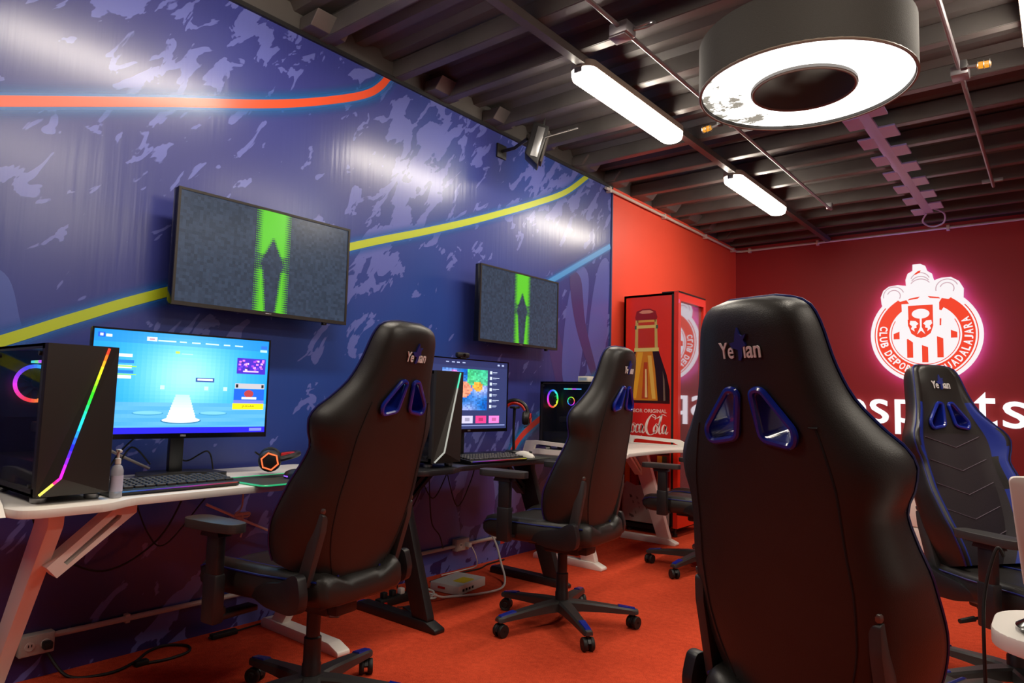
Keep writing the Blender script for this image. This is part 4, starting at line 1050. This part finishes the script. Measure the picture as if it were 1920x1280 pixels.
# small box with label on the far tower
t = thing('small_white_box', 'small white labelled box on top of the far glass-sided tower', 'box', (.47, 4.05, ZT + .022 + .457))
MB().box((0, 0, .02), (.085, .10, .04), .003).obj('carton', m_whitepl, t); MB().box((.0, -.0505, .02), (.06, .001, .02)).obj('printed_panel', mat('pale_blue_print', S(150, 170, 200), .5), t, 0)

# ------------------------------------------------------------------ wall sockets, cables, floor clutter
for (y, z, lb_, plug) in ((.955, .135, 'grey wall socket box on the conduit under the first desk', True), (3.29, .163, 'pale wall socket box on the conduit under the black desk', True)):
    t = thing('socket_box', lb_, 'socket', (.0, y, z), 0, 'socket boxes on the low conduit')
    MB().box((.022, 0, 0), (.044, .115, .075), .004).obj('box', m_conduit, t); MB().box((.046, 0, 0), (.004, .105, .066), .002).obj('face_plate', m_conduit, t)
    for sg in (-1, 1):
        p = MB().lathe([(.0, .003), (.016, .003), (.017, 0)], 16, Matrix.Translation((.048, sg * .026, 0)) @ Matrix.Rotation(PI / 2, 4, 'Y')).obj('outlet', m_whitepl, t)
        MB().box((.052, sg * .026 - .005, .003), (.003, .003, .009)).box((.052, sg * .026 + .005, .003), (.003, .003, .009)).obj('slots', m_rubber, p, 0)
    MB().box((.066, .026, -.002), (.036, .03, .028), .006).obj('plug', m_rubber if y < 2 else m_whitepl, t)
def cable(label, pts, r=.004, m=m_rubber, smooth=8, plugs=()):
    o0 = Vector(pts[0]); t = thing('cable', label, 'cable', o0)
    MB().tube([Vector(p) - o0 for p in pts], r, 7, smooth=smooth).obj('cord', m, t)
    for p, s_ in plugs: MB().box(Vector(p) - o0, s_, min(s_) * .2).obj('plug', m, t)
    return t
F0 = .006
cable('flat black cable loop lying on the carpet under the first desk', [(.03, .99, .10), (.09, 1.05, F0), (.17, 1.16, F0), (.13, 1.27, F0), (.05, 1.36, F0), (.03, 1.44, F0), (.10, 1.50, F0), (.17, 1.47, F0), (.19, 1.38, F0), (.17, 1.30, F0)], .006, plugs=[((.165, 1.285, .012), (.03, .05, .02))])
cable('black cable with inline adapter on the carpet beside the first desk foot', [(.09, 1.60, .012), (.09, 1.75, .012), (.06, 1.90, F0), (.04, 2.1, F0)], .004, plugs=[((.09, 1.67, .013), (.035, .12, .022))])
cable('white network cable curving from the white box across the red carpet', [(.42, 2.66, .05), (.41, 2.74, .02), (.40, 2.80, .008), (.48, 2.95, .008), (.50, 3.12, .008), (.42, 3.26, .02), (.32, 3.34, .09), (.22, 3.40, .19), (.10, 3.42, .30)], .0065, m_whitepl)
cable('white cable tangle beside the black desk leg', [(.38, 2.60, .10), (.38, 2.65, .06), (.36, 2.70, .02), (.30, 2.78, .02), (.26, 2.73, .04), (.31, 2.67, .02), (.37, 2.71, .012), (.33, 2.77, .012), (.28, 2.70, .02), (.35, 2.62, .012)], .006, m_whitepl)
cable('thin white cable dropping from the pale wall socket', [(.095, 3.316, .155), (.12, 3.33, .10), (.10, 3.36, .03), (.05, 3.30, F0), (.045, 3.1, F0)], .0035, m_whitepl)
cable('black cable lying along the carpet behind the white box', [(.10, 2.95, F0), (.08, 3.15, F0), (.10, 3.38, F0), (.06, 3.52, F0), (.05, 3.7, F0)], .005)
rr = random.Random(21)
hang = [(2.42, .70, 2.62, .46, 2.80, .72), (2.46, .70, 2.58, .34, 2.72, .72), (2.50, .70, 2.74, .40, 2.94, .72), (2.54, .70, 2.60, .28, 2.78, .30), (2.66, .72, 2.72, .30, 2.68, .02), (2.78, .72, 2.92, .50, 3.06, .72), (2.86, .70, 2.90, .36, 3.00, .20), (2.98, .72, 3.10, .44, 3.26, .72)]
for k, (ya, za, yb, zb, yc_, zc_) in enumerate(hang):
    w_ = ['loosest wide loop', 'narrow deep loop', 'broad shallow loop', 'short strand kinked low', 'straight strand reaching the floor', 'upper right loop', 'strand ending mid-air', 'rightmost small loop'][k]
    cable('thin black cable hanging under the black desk, ' + w_, [(.04 + .018 * k, ya, za), (.04 + .018 * k, (ya * 2 + yb) / 3, (za + zb) / 2), (.04 + .018 * k, yb, zb), (.04 + .018 * k, (yb + yc_ * 2) / 3, (zb + zc_) / 2), (.04 + .018 * k, yc_, max(zc_, F0))], .0035)
cable('black cable drooping under the first white desk', [(.14, .85, .70), (.10, .95, .5), (.09, 1.15, .38), (.10, 1.35, .48), (.13, 1.45, .70)], .004)
cable('long thin black cable swagging under the first white desk', [(.17, 1.20, .70), (.15, 1.28, .52), (.14, 1.36, .46), (.15, 1.5, .62), (.17, 1.55, .70)], .003)
for k, pts in enumerate([[(.20, 1.12, .78), (.19, 1.18, .87), (.20, 1.25, .80)], [(.15, 1.34, .90), (.13, 1.42, .80), (.17, 1.50, .84), (.15, 1.54, .76)], [(.15, 1.22, .92), (.12, 1.16, .84), (.16, 1.10, .76)]]):
    cable('thin black cable loop behind the first monitor, ' + ['left of its stand', 'right of its stand', 'beside its stand top'][k], pts, .0035)
cable('pale rope cord slanting down behind the first monitor', [(.05, 1.02, .93), (.06, 1.15, .85), (.08, 1.30, .77)], .006, m_conduit, 3)
cable('pale cord slanting down under the first desk', [(.10, 1.545, .60), (.09, 1.75, .50), (.07, 1.98, .39), (.06, 2.15, .30)], .006, m_whitepl, 3)
t = thing('cable_knot', 'small pale knotted string hanging under the first desk', 'string', (.13, 1.70, .50))
MB().tube([(0, 0, .22), (.0, .0, .08), (.0, -.03, .05), (.01, .03, .05), (0, .03, .03), (0, -.03, .035), (0, .0, .05), (0, .01, -.02), (0, .0, -.06)], .004, 6, smooth=4).obj('string', m_conduit, t)
MB().box((0, 0, .045), (.012, .07, .016), .005).obj('knot', m_conduit, t)
# power strip tangle near the black desk's leg
t = thing('power_strip', 'black power strip standing tangled behind the black desk leg', 'power strip', (.26, 2.545, 0))
MB().box((0, 0, .022), (.05, .26, .042), .006).obj('strip_body', m_rubber, t)
for k in range(4): MB().box((0, -.09 + .06 * k, .058), (.03, .03, .032), .005).obj('plug', m_rubber if k != 2 else m_whitepl, t)
MB().box((.028, -.10, .022), (.008, .02, .012), .002).obj('switch', m_red, t)
t = thing('power_adapter', 'grey power adapter brick on the carpet near the black desk foot', 'power adapter', (.20, 2.20, 0)); t.rotation_euler = (0, 0, .7)
MB().box((0, 0, .016), (.05, .09, .030), .006).obj('brick', m_conduit_grey, t); MB().tube([(0, .045, .016), (.01, .10, .01), (.0, .14, .006)], .003, 6, smooth=4).obj('lead', m_rubber, t)
t = thing('power_adapter', 'dark power adapter brick beside the black desk leg', 'power adapter', (.455, 2.47, 0)); t.rotation_euler = (0, 0, 1.2)
MB().box((0, 0, .016), (.06, .10, .030), .006).obj('brick', m_plastic, t); MB().tube([(0, .05, .016), (.01, .09, .01), (-.03, .12, .006)], .003, 6, smooth=4).obj('lead', m_rubber, t)
# white network box with yellow sticker
t = thing('network_box', 'flat white network box with a yellow sticker on the carpet', 'network box', (.30, 2.98, 0)); t.rotation_euler = (0, 0, math.radians(8))
MB().box((0, 0, .028), (.20, .27, .05), .004).obj('case', m_whitepl, t)
MB().prism(rrect(.0, .08, -.06, .05, .01), 'z', .0532, .0542).obj('yellow_sticker', mat('yellow_sticker', S(238, 212, 20), .4), t, 0)
for k in range(4): MB().box((.1005, -.09 + .03 * k, .024), (.002, .018, .014)).obj('port', m_rubber, t, 0)
MB().box((-.02, -.136, .03), (.05, .002, .012)).obj('red_label', m_red, t, 0)
for sx in (-1, 1):
    for sy in (-1, 1): MB().lathe([(.008, 0), (.008, .004)], 8, Matrix.Translation((sx * .08, sy * .11, 0))).obj('foot', m_rubber, t)

# ------------------------------------------------------------------ table and monitor cut off at the right edge
t = thing('rounded_white_table', 'white round-cornered table cut off at the lower right corner', 'table', (3.30, 1.50, 0))
MB().prism(rrect(-.335, .7, -.175, .06, .085, 8), 'z', ZT - .028, ZT, .005).obj('tabletop', m_white, t, 30)
for yy in (-.06,):
    MB().prism(roundpoly([(-.05, 0), (.70, 0), (.70, .03), (.6, .045), (.02, .045), (-.05, .03)], .01), 'y', yy - .03, yy + .03, .004).obj('foot', m_white, t)
    MB().box((.38, yy, .38), (.08, .05, .69), .006).obj('leg', m_white, t)
t = thing('white_monitor', 'white-backed monitor edge cut off by the right side of the picture', 'monitor', (3.124, 1.40, ZI), math.radians(6)); t.location.z = ZI
MB().prism(roundpoly([(-.112, .065), (.46, .065), (.46, .28), (-.128, .242)], .01), 'y', -.012, .012, .004).obj('back_shell', m_whitepl, t)
MB().box((.16, -.016, .165), (.52, .01, .17), .002).obj('screen', m_black_gloss, t)
MB().lathe([(.062, 0), (.065, .006), (.05, .016), (.03, .022), (.026, .03), (.0, .03)], 28, Matrix.Translation((-.06, .015, 0))).obj('stand_base', m_black_gloss, t)
MB().tube([(-.06, .015, .025), (-.06, .02, .10), (-.05, .02, .16)], [.036, .034, .03], 18).obj('stand_column', m_plastic, t)
cable('thin black cable looping over the edge of the round-cornered table', [(2.985, 1.425, .86), (2.975, 1.425, .87), (2.958, 1.42, .80), (2.955, 1.41, .72), (2.958, 1.41, .55), (2.97, 1.42, .40)], .0028)

t = thing('pale_floor_panel', 'pale grey flat floor panel under the right-hand chair base', 'floor panel', (2.85, 3.28, 0))
MB().prism(rrect(-.35, .5, -.30, .22, .10, 6), 'z', .001, .010, .002).obj('panel', mat('pale_panel', S(176, 168, 158), .6, var=(4, .08)), t, 30)
MB().prism(rrect(-.30, .45, -.25, .17, .08, 6), 'z', .009, .0115).obj('inset', mat('pale_panel_inset', S(190, 182, 172), .6, var=(6, .08)), t, 0)

# ------------------------------------------------------------------ drinks fridge (side faces -Y, door faces +X)
FX0, FX1, FY0, FY1, FZ0, FZ1 = .045, .50, 5.30, 5.86, .075, 2.035
t = thing('drinks_fridge', 'tall red drinks fridge with a bottle print in the corner', 'fridge', (0, FY0, 0))
m_fred = mat('fridge_red', S(230, 50, 26), .32, coat=.2)
w_, h_ = FX1 - FX0, FY1 - FY0
cb = MB(); cb.box((FX0 + .01, h_ / 2, (FZ0 + FZ1) / 2), (.02, h_, FZ1 - FZ0)).box(((FX0 + FX1) / 2, .01, (FZ0 + FZ1) / 2), (w_, .02, FZ1 - FZ0)).box(((FX0 + FX1) / 2, h_ - .01, (FZ0 + FZ1) / 2), (w_, .02, FZ1 - FZ0)).box(((FX0 + FX1) / 2, h_ / 2, FZ1 - .01), (w_, h_, .02)).box(((FX0 + FX1) / 2, h_ / 2, FZ0 + .06), (w_, h_, .12))
cb.obj('cabinet', m_fred, t, 0)
MB().box((FX1 - .012, h_ / 2 - .002, FZ1 + .006), (.16, h_ * .98, .012), .002).obj('top_cap', m_blackmetal, t)
MB().box((FX1 + .012, h_ / 2, (FZ0 + FZ1) / 2), (.024, h_ - .012, FZ1 - FZ0 - .02)).obj('door_gasket', m_rubber, t, 0)
dx0, dx1 = FX1 + .024, FX1 + .064
d = MB(); d.ring_prism([(0, FZ0), (h_, FZ0), (h_, FZ1 + .008), (0, FZ1 + .008)], [(.05, FZ0 + .20), (h_ - .045, FZ0 + .20), (h_ - .045, FZ1 - .07), (.05, FZ1 - .07)], 'x', dx0, dx1)
door = d.obj('door', m_fred, t, 0)
gm = bpy.data.materials.new('door_glass'); gm.use_nodes = True; b = gm.node_tree.nodes['Principled BSDF']
b.inputs['Base Color'].default_value = (*S(196, 190, 200), 1); b.inputs['Roughness'].default_value = .03; b.inputs['Metallic'].default_value = .85
MB().box((dx0 + .012, h_ / 2, (FZ0 + FZ1) / 2 + .065), (.008, h_ - .085, FZ1 - FZ0 - .26)).obj('glass_pane', gm, door, 0)
for k in range(4):
    MB().box(((FX0 + FX1) / 2, h_ / 2, .5 + .36 * k), (w_ - .06, h_ - .06, .008)).obj('shelf', m_greymetal, t, 0)
MB().box(((FX0 + FX1) / 2, h_ / 2, FZ0 - .012), (w_ - .02, h_ - .03, .05)).obj('plinth', m_rubber, t, 0)
for xx in (FX0 + .05, FX1 + .02):
    for yy in (.05, h_ - .05): MB().lathe([(.022, 0), (.022, .02), (.012, .024), (.012, FZ0)], 10, Matrix.Translation((xx, yy, 0))).obj('foot', m_plastic, t)
# side print
sp = MB()
def Q(u, v, l=0): return (FX0 + .004 + u * (w_ - .008), -.0008 - l * .0004, FZ1 - .004 - v * (FZ1 - FZ0 - .008))
def pol(pts, c, l=1, sm=False):
    if sm: pts = catmull_2(pts)
    sp.poly([Q(a, b_, l) for a, b_ in pts], S(*c))
def rect(u0, v0, u1, v1, c, l=1): pol([(u0, v0), (u1, v0), (u1, v1), (u0, v1)], c, l)
# crown cap
pol([(.24, .10), (.27, .072), (.40, .062), (.56, .062), (.68, .074), (.72, .102), (.70, .112), (.26, .112)], (150, 22, 20), 1, False)
pol([(.32, .078), (.40, .068), (.56, .068), (.64, .078), (.56, .083), (.40, .083)], (226, 150, 120), 2)
# neck with gold outlines
rect(.27, .112, .70, .245, (206, 60, 24), 1); pol([(.25, .112), (.31, .112), (.31, .245), (.24, .245)], (206, 178, 96), 2); pol([(.66, .112), (.71, .112), (.735, .245), (.67, .245)], (206, 178, 96), 2)
rect(.29, .112, .68, .122, (226, 168, 70), 2); rect(.25, .135, .72, .149, (224, 200, 110), 3); rect(.31, .155, .66, .226, (202, 52, 26), 3)
rect(.23, .236, .755, .252, (230, 212, 120), 3); rect(.235, .136, .275, .152, (70, 96, 70), 4); rect(.69, .136, .735, .152, (70, 96, 70), 4)
# shoulder, amber in the middle, dark at the sides
pol([(.23, .252), (.755, .252), (.83, .300), (.92, .355), (.985, .42), (.99, .478), (.02, .478), (.03, .42), (.12, .34)], (40, 16, 10), 1)
pol([(.27, .252), (.62, .252), (.68, .33), (.72, .42), (.74, .468), (.07, .468), (.09, .42), (.18, .34)], (214, 130, 20), 2)
pol([(.30, .255), (.42, .255), (.36, .34), (.28, .46), (.12, .46), (.20, .36)], (240, 178, 40), 3)
pol([(.44, .30), (.52, .30), (.54, .46), (.40, .46)], (190, 70, 18), 3); pol([(.52, .27), (.60, .27), (.70, .46), (.62, .46)], (236, 186, 80), 4)
pol([(.47, .33), (.50, .33), (.52, .455), (.47, .455)], (240, 210, 140), 4); pol([(.84, .34), (.88, .38), (.90, .47), (.86, .47)], (120, 96, 80), 4)
rect(.01, .468, .99, .480, (60, 18, 10), 5)
rect(.005, .480, .995, .655, (222, 40, 26), 1)
text_into(sp, 'SABOR ORIGINAL', .10, .93, -.521, -.505, lambda u, v, dd: Q(u, -v, 3), S(244, 214, 200), bold=.012)
# script word built from strokes
def stroke(pts, wd, c=S(252, 236, 224), n=7):
    P = catmull([(a, b_, 0) for a, b_ in pts], n); m_ = len(P); V = []; F = []
    W = wd if hasattr(wd, '__len__') else [wd] * len(pts)
    for i, p in enumerate(P):
        a = P[max(i - 1, 0)]; b_ = P[min(i + 1, m_ - 1)]; tt = (b_ - a); tt = tt.normalized() if tt.length > 0 else Vector((1, 0, 0))
        f = i / (m_ - 1) * (len(W) - 1); k = min(int(f), len(W) - 2); ww = W[k] + (W[k + 1] - W[k]) * (f - k)
        nr = Vector((-tt.y, tt.x, 0)) * ww
        for q in (p + nr, p - nr): V.append(Q(q.x, .53 + (1 - q.y) * .10, 4))
    for i in range(m_ - 1): F.append((2 * i, 2 * i + 1, 2 * i + 3, 2 * i + 2))
    sp.add(V, F, c)
def letter_C(x, s): stroke([(x + .19 * s, .80), (x + .20 * s, .95), (x + .12 * s, 1.0), (x + .03 * s, .72), (x + .0, .38), (x + .06 * s, .14), (x + .15 * s, .18), (x + .20 * s, .34)], [.008, .010, .014, .026, .030, .022, .012, .006])
def letter_o(x): stroke([(x + .05, .58), (x + .015, .46), (x + .01, .28), (x + .04, .20), (x + .075, .30), (x + .08, .48), (x + .05, .58), (x + .07, .62), (x + .12, .55)], [.010, .018, .02, .012, .014, .016, .010, .007, .006])
def letter_c(x): stroke([(x + .085, .50), (x + .07, .58), (x + .03, .50), (x + .01, .32), (x + .035, .20), (x + .085, .28), (x + .11, .36)], [.010, .010, .018, .02, .012, .008, .006])
def letter_a(x): stroke([(x + .08, .56), (x + .04, .58), (x + .01, .40), (x + .02, .22), (x + .055, .26), (x + .09, .54), (x + .075, .28), (x + .095, .19), (x + .13, .30)], [.010, .014, .02, .014, .010, .016, .020, .012, .006])
def letter_l(x): stroke([(x + .0, .40), (x + .06, .72), (x + .085, .95), (x + .065, .97), (x + .035, .60), (x + .03, .26), (x + .055, .19), (x + .09, .30)], [.007, .008, .010, .014, .02, .018, .010, .006])
letter_C(.03, .85); letter_o(.17); letter_c(.26); letter_a(.345); stroke([(.455, .46), (.50, .44)], .012)
letter_C(.50, 1.0); letter_o(.655); letter_l(.745); letter_a(.83)
stroke([(.10, .16), (.20, .05), (.32, .02), (.42, .08)], [.006, .018, .014, .004])
stroke([(.60, .98), (.72, .86), (.84, 1.02), (.93, .96)], [.006, .014, .014, .004])
# lower picture band: dark gap, glasses, ice
rect(.005, .655, .995, .700, (46, 12, 10), 2); rect(.1, .664, .6, .676, (130, 60, 40), 3); rect(.005, .700, .995, .845, (128, 18, 14), 2)
for a, c in ((.06, (214, 120, 20)), (.20, (150, 20, 14)), (.36, (40, 18, 12)), (.50, (180, 24, 16)), (.74, (224, 150, 40)), (.84, (60, 62, 40))): rect(a, .705, a + .10, .84, c, 3)
pol([(.005, .845), (.10, .825), (.30, .84), (.55, .83), (.80, .845), (.995, .835), (.995, .995), (.005, .995)], (168, 160, 154), 4)
rk = random.Random(9)
for k in range(26):
    a, b_ = .04 + rk.random() * .85, .852 + rk.random() * .12; s_ = .02 + rk.random() * .05
    pol([(a, b_), (a + s_, b_ + .004), (a + s_ * 1.2, b_ + .012), (a + s_ * .3, b_ + .014)], rk.choice([(120, 112, 108), (196, 190, 184), (142, 134, 130), (92, 86, 84)]), 5)
lbl(sp.obj('side_print', m_colgloss, t, 0), 'printed cola bottle and script lettering')

# ------------------------------------------------------------------ illuminated club crest on the far wall
CX, CZ, CR = 1.985, 1.855, .492
t = thing('illuminated_crest', 'glowing round red and white club crest on the shaded red far wall', 'wall sign', (CX, YF, CZ))
YO = -.12       # front face distance from the wall
def A(u, v, l=0): return (u, YO - l * .0012, v)
def arcpts(r, a0=0, a1=360, n=64): return [(r * math.cos(math.radians(a0 + (a1 - a0) * k / n)), r * math.sin(math.radians(a0 + (a1 - a0) * k / n))) for k in range(n + (0 if abs(a1 - a0) == 360 else 1))]
def zz(u, v): return ((u - 632) * .000922, (775 - v) * .00106)        # traced outline, metres from the crest centre
crown = [zz(*p) for p in [(240, 520), (215, 460), (208, 390), (235, 325), (290, 288), (380, 278), (462, 292), (458, 235), (480, 175), (528, 150), (530, 88), (605, 88), (650, 110), (668, 160), (712, 190), (730, 258), (800, 238), (890, 238), (960, 280), (1000, 350), (996, 430), (970, 490)]]
m_face_w = glow('crest_white_light', (1.0, .94, .96), .95 * KX)
m_face_r = glow('crest_red_light', S(240, 58, 26), 1.0 * KX)
ring_o = arcpts(CR)
bp = MB(); bp.prism(ring_o, 'y', YO + .03, YO + .001); bp.obj('round_plate', m_face_w, t, 0)
bp = MB(); bp.prism(crown, 'y', YO + .03, YO + .0005); bp.obj('crown_plate', m_face_w, t, 0)
def layer(name, pts, l, m=m_face_r): MB().poly([A(a, b_, l) for a, b_ in pts]).obj(name, m, t, 0)
def annulus(name, r0, r1, l, m, a0=0, a1=360):
    q = MB(); o_ = arcpts(r1, a0, a1); i_ = arcpts(r0, a0, a1); n = len(o_); full = abs(a1 - a0) == 360
    q.add([A(a, b_, l) for a, b_ in o_] + [A(a, b_, l) for a, b_ in i_], [(k, (k + 1) % n, n + (k + 1) % n, n + k) for k in range(n if full else n - 1)]); q.obj(name, m, t, 0)
annulus('outer_red_line', CR * .905, CR * .925, 1, m_face_r, 140, 400)
annulus('red_ring_band', CR * .645, CR * .875, 1, m_face_r, 122, 418)
annulus('inner_red_line', CR * .60, CR * .615, 1, m_face_r, 150, 390)
rin = CR * .57
for k, uc in enumerate((-.285, -.15, 0.0, .15, .285)):      # vertical red stripes inside the circle
    uc *= .88; hw = .027; yb_ = -math.sqrt(max(0, rin ** 2 - (abs(uc) + hw) ** 2)); top = {0: .10, 1: -.03, 2: -.115, 3: -.03, 4: .12}[k]
    if k in (0, 4): top = math.sqrt(max(0, rin ** 2 - (abs(uc) + hw) ** 2)) * .75
    layer('red_stripe', [(uc - hw, yb_), (uc + hw, yb_), (uc + hw, top + (.012 if uc < 0 else -.012)), (uc - hw, top + (-.012 if uc < 0 else .012))], 2)
# shield
sh_o = [zz(*p) for p in [(478, 490), (715, 490), (715, 690), (690, 760), (640, 795), (598, 805), (556, 795), (505, 760), (480, 690)]]
sh_w = [zz(*p) for p in [(415, 470), (775, 470), (772, 720), (735, 800), (670, 850), (598, 870), (525, 850), (455, 800), (420, 720)]]
layer('shield_border', sh_w, 3, m_face_w); layer('shield_field', sh_o, 4)
layer('shield_oval', [(zz(598, 565)[0] + .078 * math.cos(a), zz(598, 572)[1] + .050 * math.sin(a)) for a in np.linspace(0, 2 * PI, 28, endpoint=False)], 5, m_face_w)
layer('shield_tree', [zz(*p) for p in [(588, 610), (608, 610), (606, 700), (640, 770), (600, 735), (560, 770), (590, 700)]], 5, m_face_w)
for sg in (-1, 1):
    layer('shield_beast', [(zz(598, 0)[0] + sg * a * .000922, zz(0, b_)[1]) for a, b_ in [(22, 668), (50, 640), (100, 636), (108, 668), (84, 690), (96, 716), (60, 742), (66, 712), (40, 706), (44, 684)]], 5, m_face_w)
for sg in (-1, 1):
    layer('mantling_accent', [(sg * a, b_) for a, b_ in [zz(*p) for p in [(895, 430), (860, 445), (800, 432), (775, 470), (770, 540), (795, 548), (830, 500)]]], 2)
    layer('mantling_dash', [(sg * a, b_) for a, b_ in [zz(*p) for p in [(668, 405), (770, 420), (790, 436), (690, 425)]]], 2)
    layer('mantling_dash', [(sg * a, b_) for a, b_ in [zz(*p) for p in [(776, 625), (792, 625), (788, 690), (774, 690)]]], 4)
layer('crown_accent', [zz(*p) for p in [(540, 188), (580, 158), (610, 152), (600, 172), (560, 190)]], 2)
m_line = glow('crest_grey_line', S(214, 176, 186), .9 * KX)
def arcline(name, cu, cv, r, a0, a1, wd=.0045):
    q = MB(); o_ = arcpts(r + wd, a0, a1, 24); i_ = arcpts(r - wd, a0, a1, 24); n = len(o_); c0 = zz(cu, cv)
    q.add([A(a + c0[0], b_ + c0[1], 1) for a, b_ in o_] + [A(a + c0[0], b_ + c0[1], 1) for a, b_ in i_], [(k, k + 1, n + k + 1, n + k) for k in range(n - 1)]); q.obj(name, m_line, t, 0)
for cu, cv in ((340, 385), (850, 345)):
    arcline('plume_line', cu, cv, .095, 20, 190); arcline('plume_line', cu, cv, .060, -30, 160)
arcline('plume_line', 600, 255, .085, 20, 160); arcline('plume_line', 600, 290, .085, 30, 150); arcline('plume_line', 600, 330, .10, 35, 145)
# lettering round the ring
txt = 'CLUB DEPORTIVO GUADALAJARA'; rm = CR * .76; a0, a1 = 164, 386
adv = {'I': .5, ' ': .55, 'J': .75, 'L': .85}; tot = sum(adv.get(c, 1.0) for c in txt); cur = 0
for ch in txt:
    wd = adv.get(ch, 1.0); an = math.radians(a0 + (a1 - a0) * (cur + wd / 2) / tot); cur += wd
    if ch == ' ': continue
    q = MB(); hw = rm * math.radians((a1 - a0) * wd / tot) * .40; hh = CR * .075
    er = Vector((math.cos(an), math.sin(an))); up = -er; rt = Vector((up.y, -up.x))
    c0 = er * rm
    text_into(q, ch, -hw, hw, -hh, hh, lambda u, v, dd: A(c0.x + rt.x * u + up.x * v, c0.y + rt.y * u + up.y * v, 3), bold=.03)
    q.obj('ring_letter', m_face_w, t, 0)
# magenta light tape behind the plates
tape = glow('violet_tape_light', (.36, .22, 1.0), 18.0)
def tapeline(name, pts): MB().tube([(a, YO + .045, b_) for a, b_ in pts], .006, 6, closed=False).obj(name, tape, t)
tapeline('light_tape', arcpts(CR * .96, 133, 407, 60)); tapeline('light_tape', [(a * .95, b_ * .965) for a, b_ in crown])
for a in (30, 150, 210, 330): MB().tube([(.3 * math.cos(math.radians(a)), YO + .03,   .3 * math.sin(math.radians(a))), (.3 * math.cos(math.radians(a)), -.003, .3 * math.sin(math.radians(a)))], .008, 8).obj('standoff', m_greymetal, t)

# ------------------------------------------------------------------ lit lettering
t = thing('illuminated_lettering', 'glowing white lowercase esports letters under the crest', 'wall sign', (0, YF, .945))
m_let = glow('letter_white_light', (1.0, .96, .97), 1.15 * KX)
spans = [('e', 1.205, 1.42, 0), ('s', 1.455, 1.63, 0), ('p', 1.69, 1.905, -.10), ('o', 1.945, 2.165, 0), ('r', 2.215, 2.345, 0), ('t', 2.375, 2.555, 0), ('s', 2.60, 2.79, 0)]
for ch, x0, x1, dz in spans:
    q = MB(); y1 = .255 if ch != 't' else .34
    text_into(q, ch, x0, x1, dz, y1, lambda u, v, dd: (u, -.035 - dd * 9, v), bold=.002, extrude=.002)
    q.obj('letter', m_let, t, 0)

# ------------------------------------------------------------------ low white cabinet in front of the far wall
t = thing('low_white_cabinet', 'low white cabinet near the far wall, between two chairs', 'cabinet', (2.1, 6.2, 0))
MB().box((0, .22, .03), (.84, .40, .06)).obj('plinth', m_whitepl, t, 0)
MB().box((0, .22, .245), (.86, .43, .43), .004).obj('body', m_white, t)
MB().box((0, -.006, .095), (.85, .018, .18), .004).obj('lower_drawer', m_white, t); MB().box((0, -.006, .325), (.85, .018, .262), .004).obj('upper_drawer', m_white, t)
MB().box((0, .21, .468), (.88, .46, .02), .004).obj('top', m_white, t)
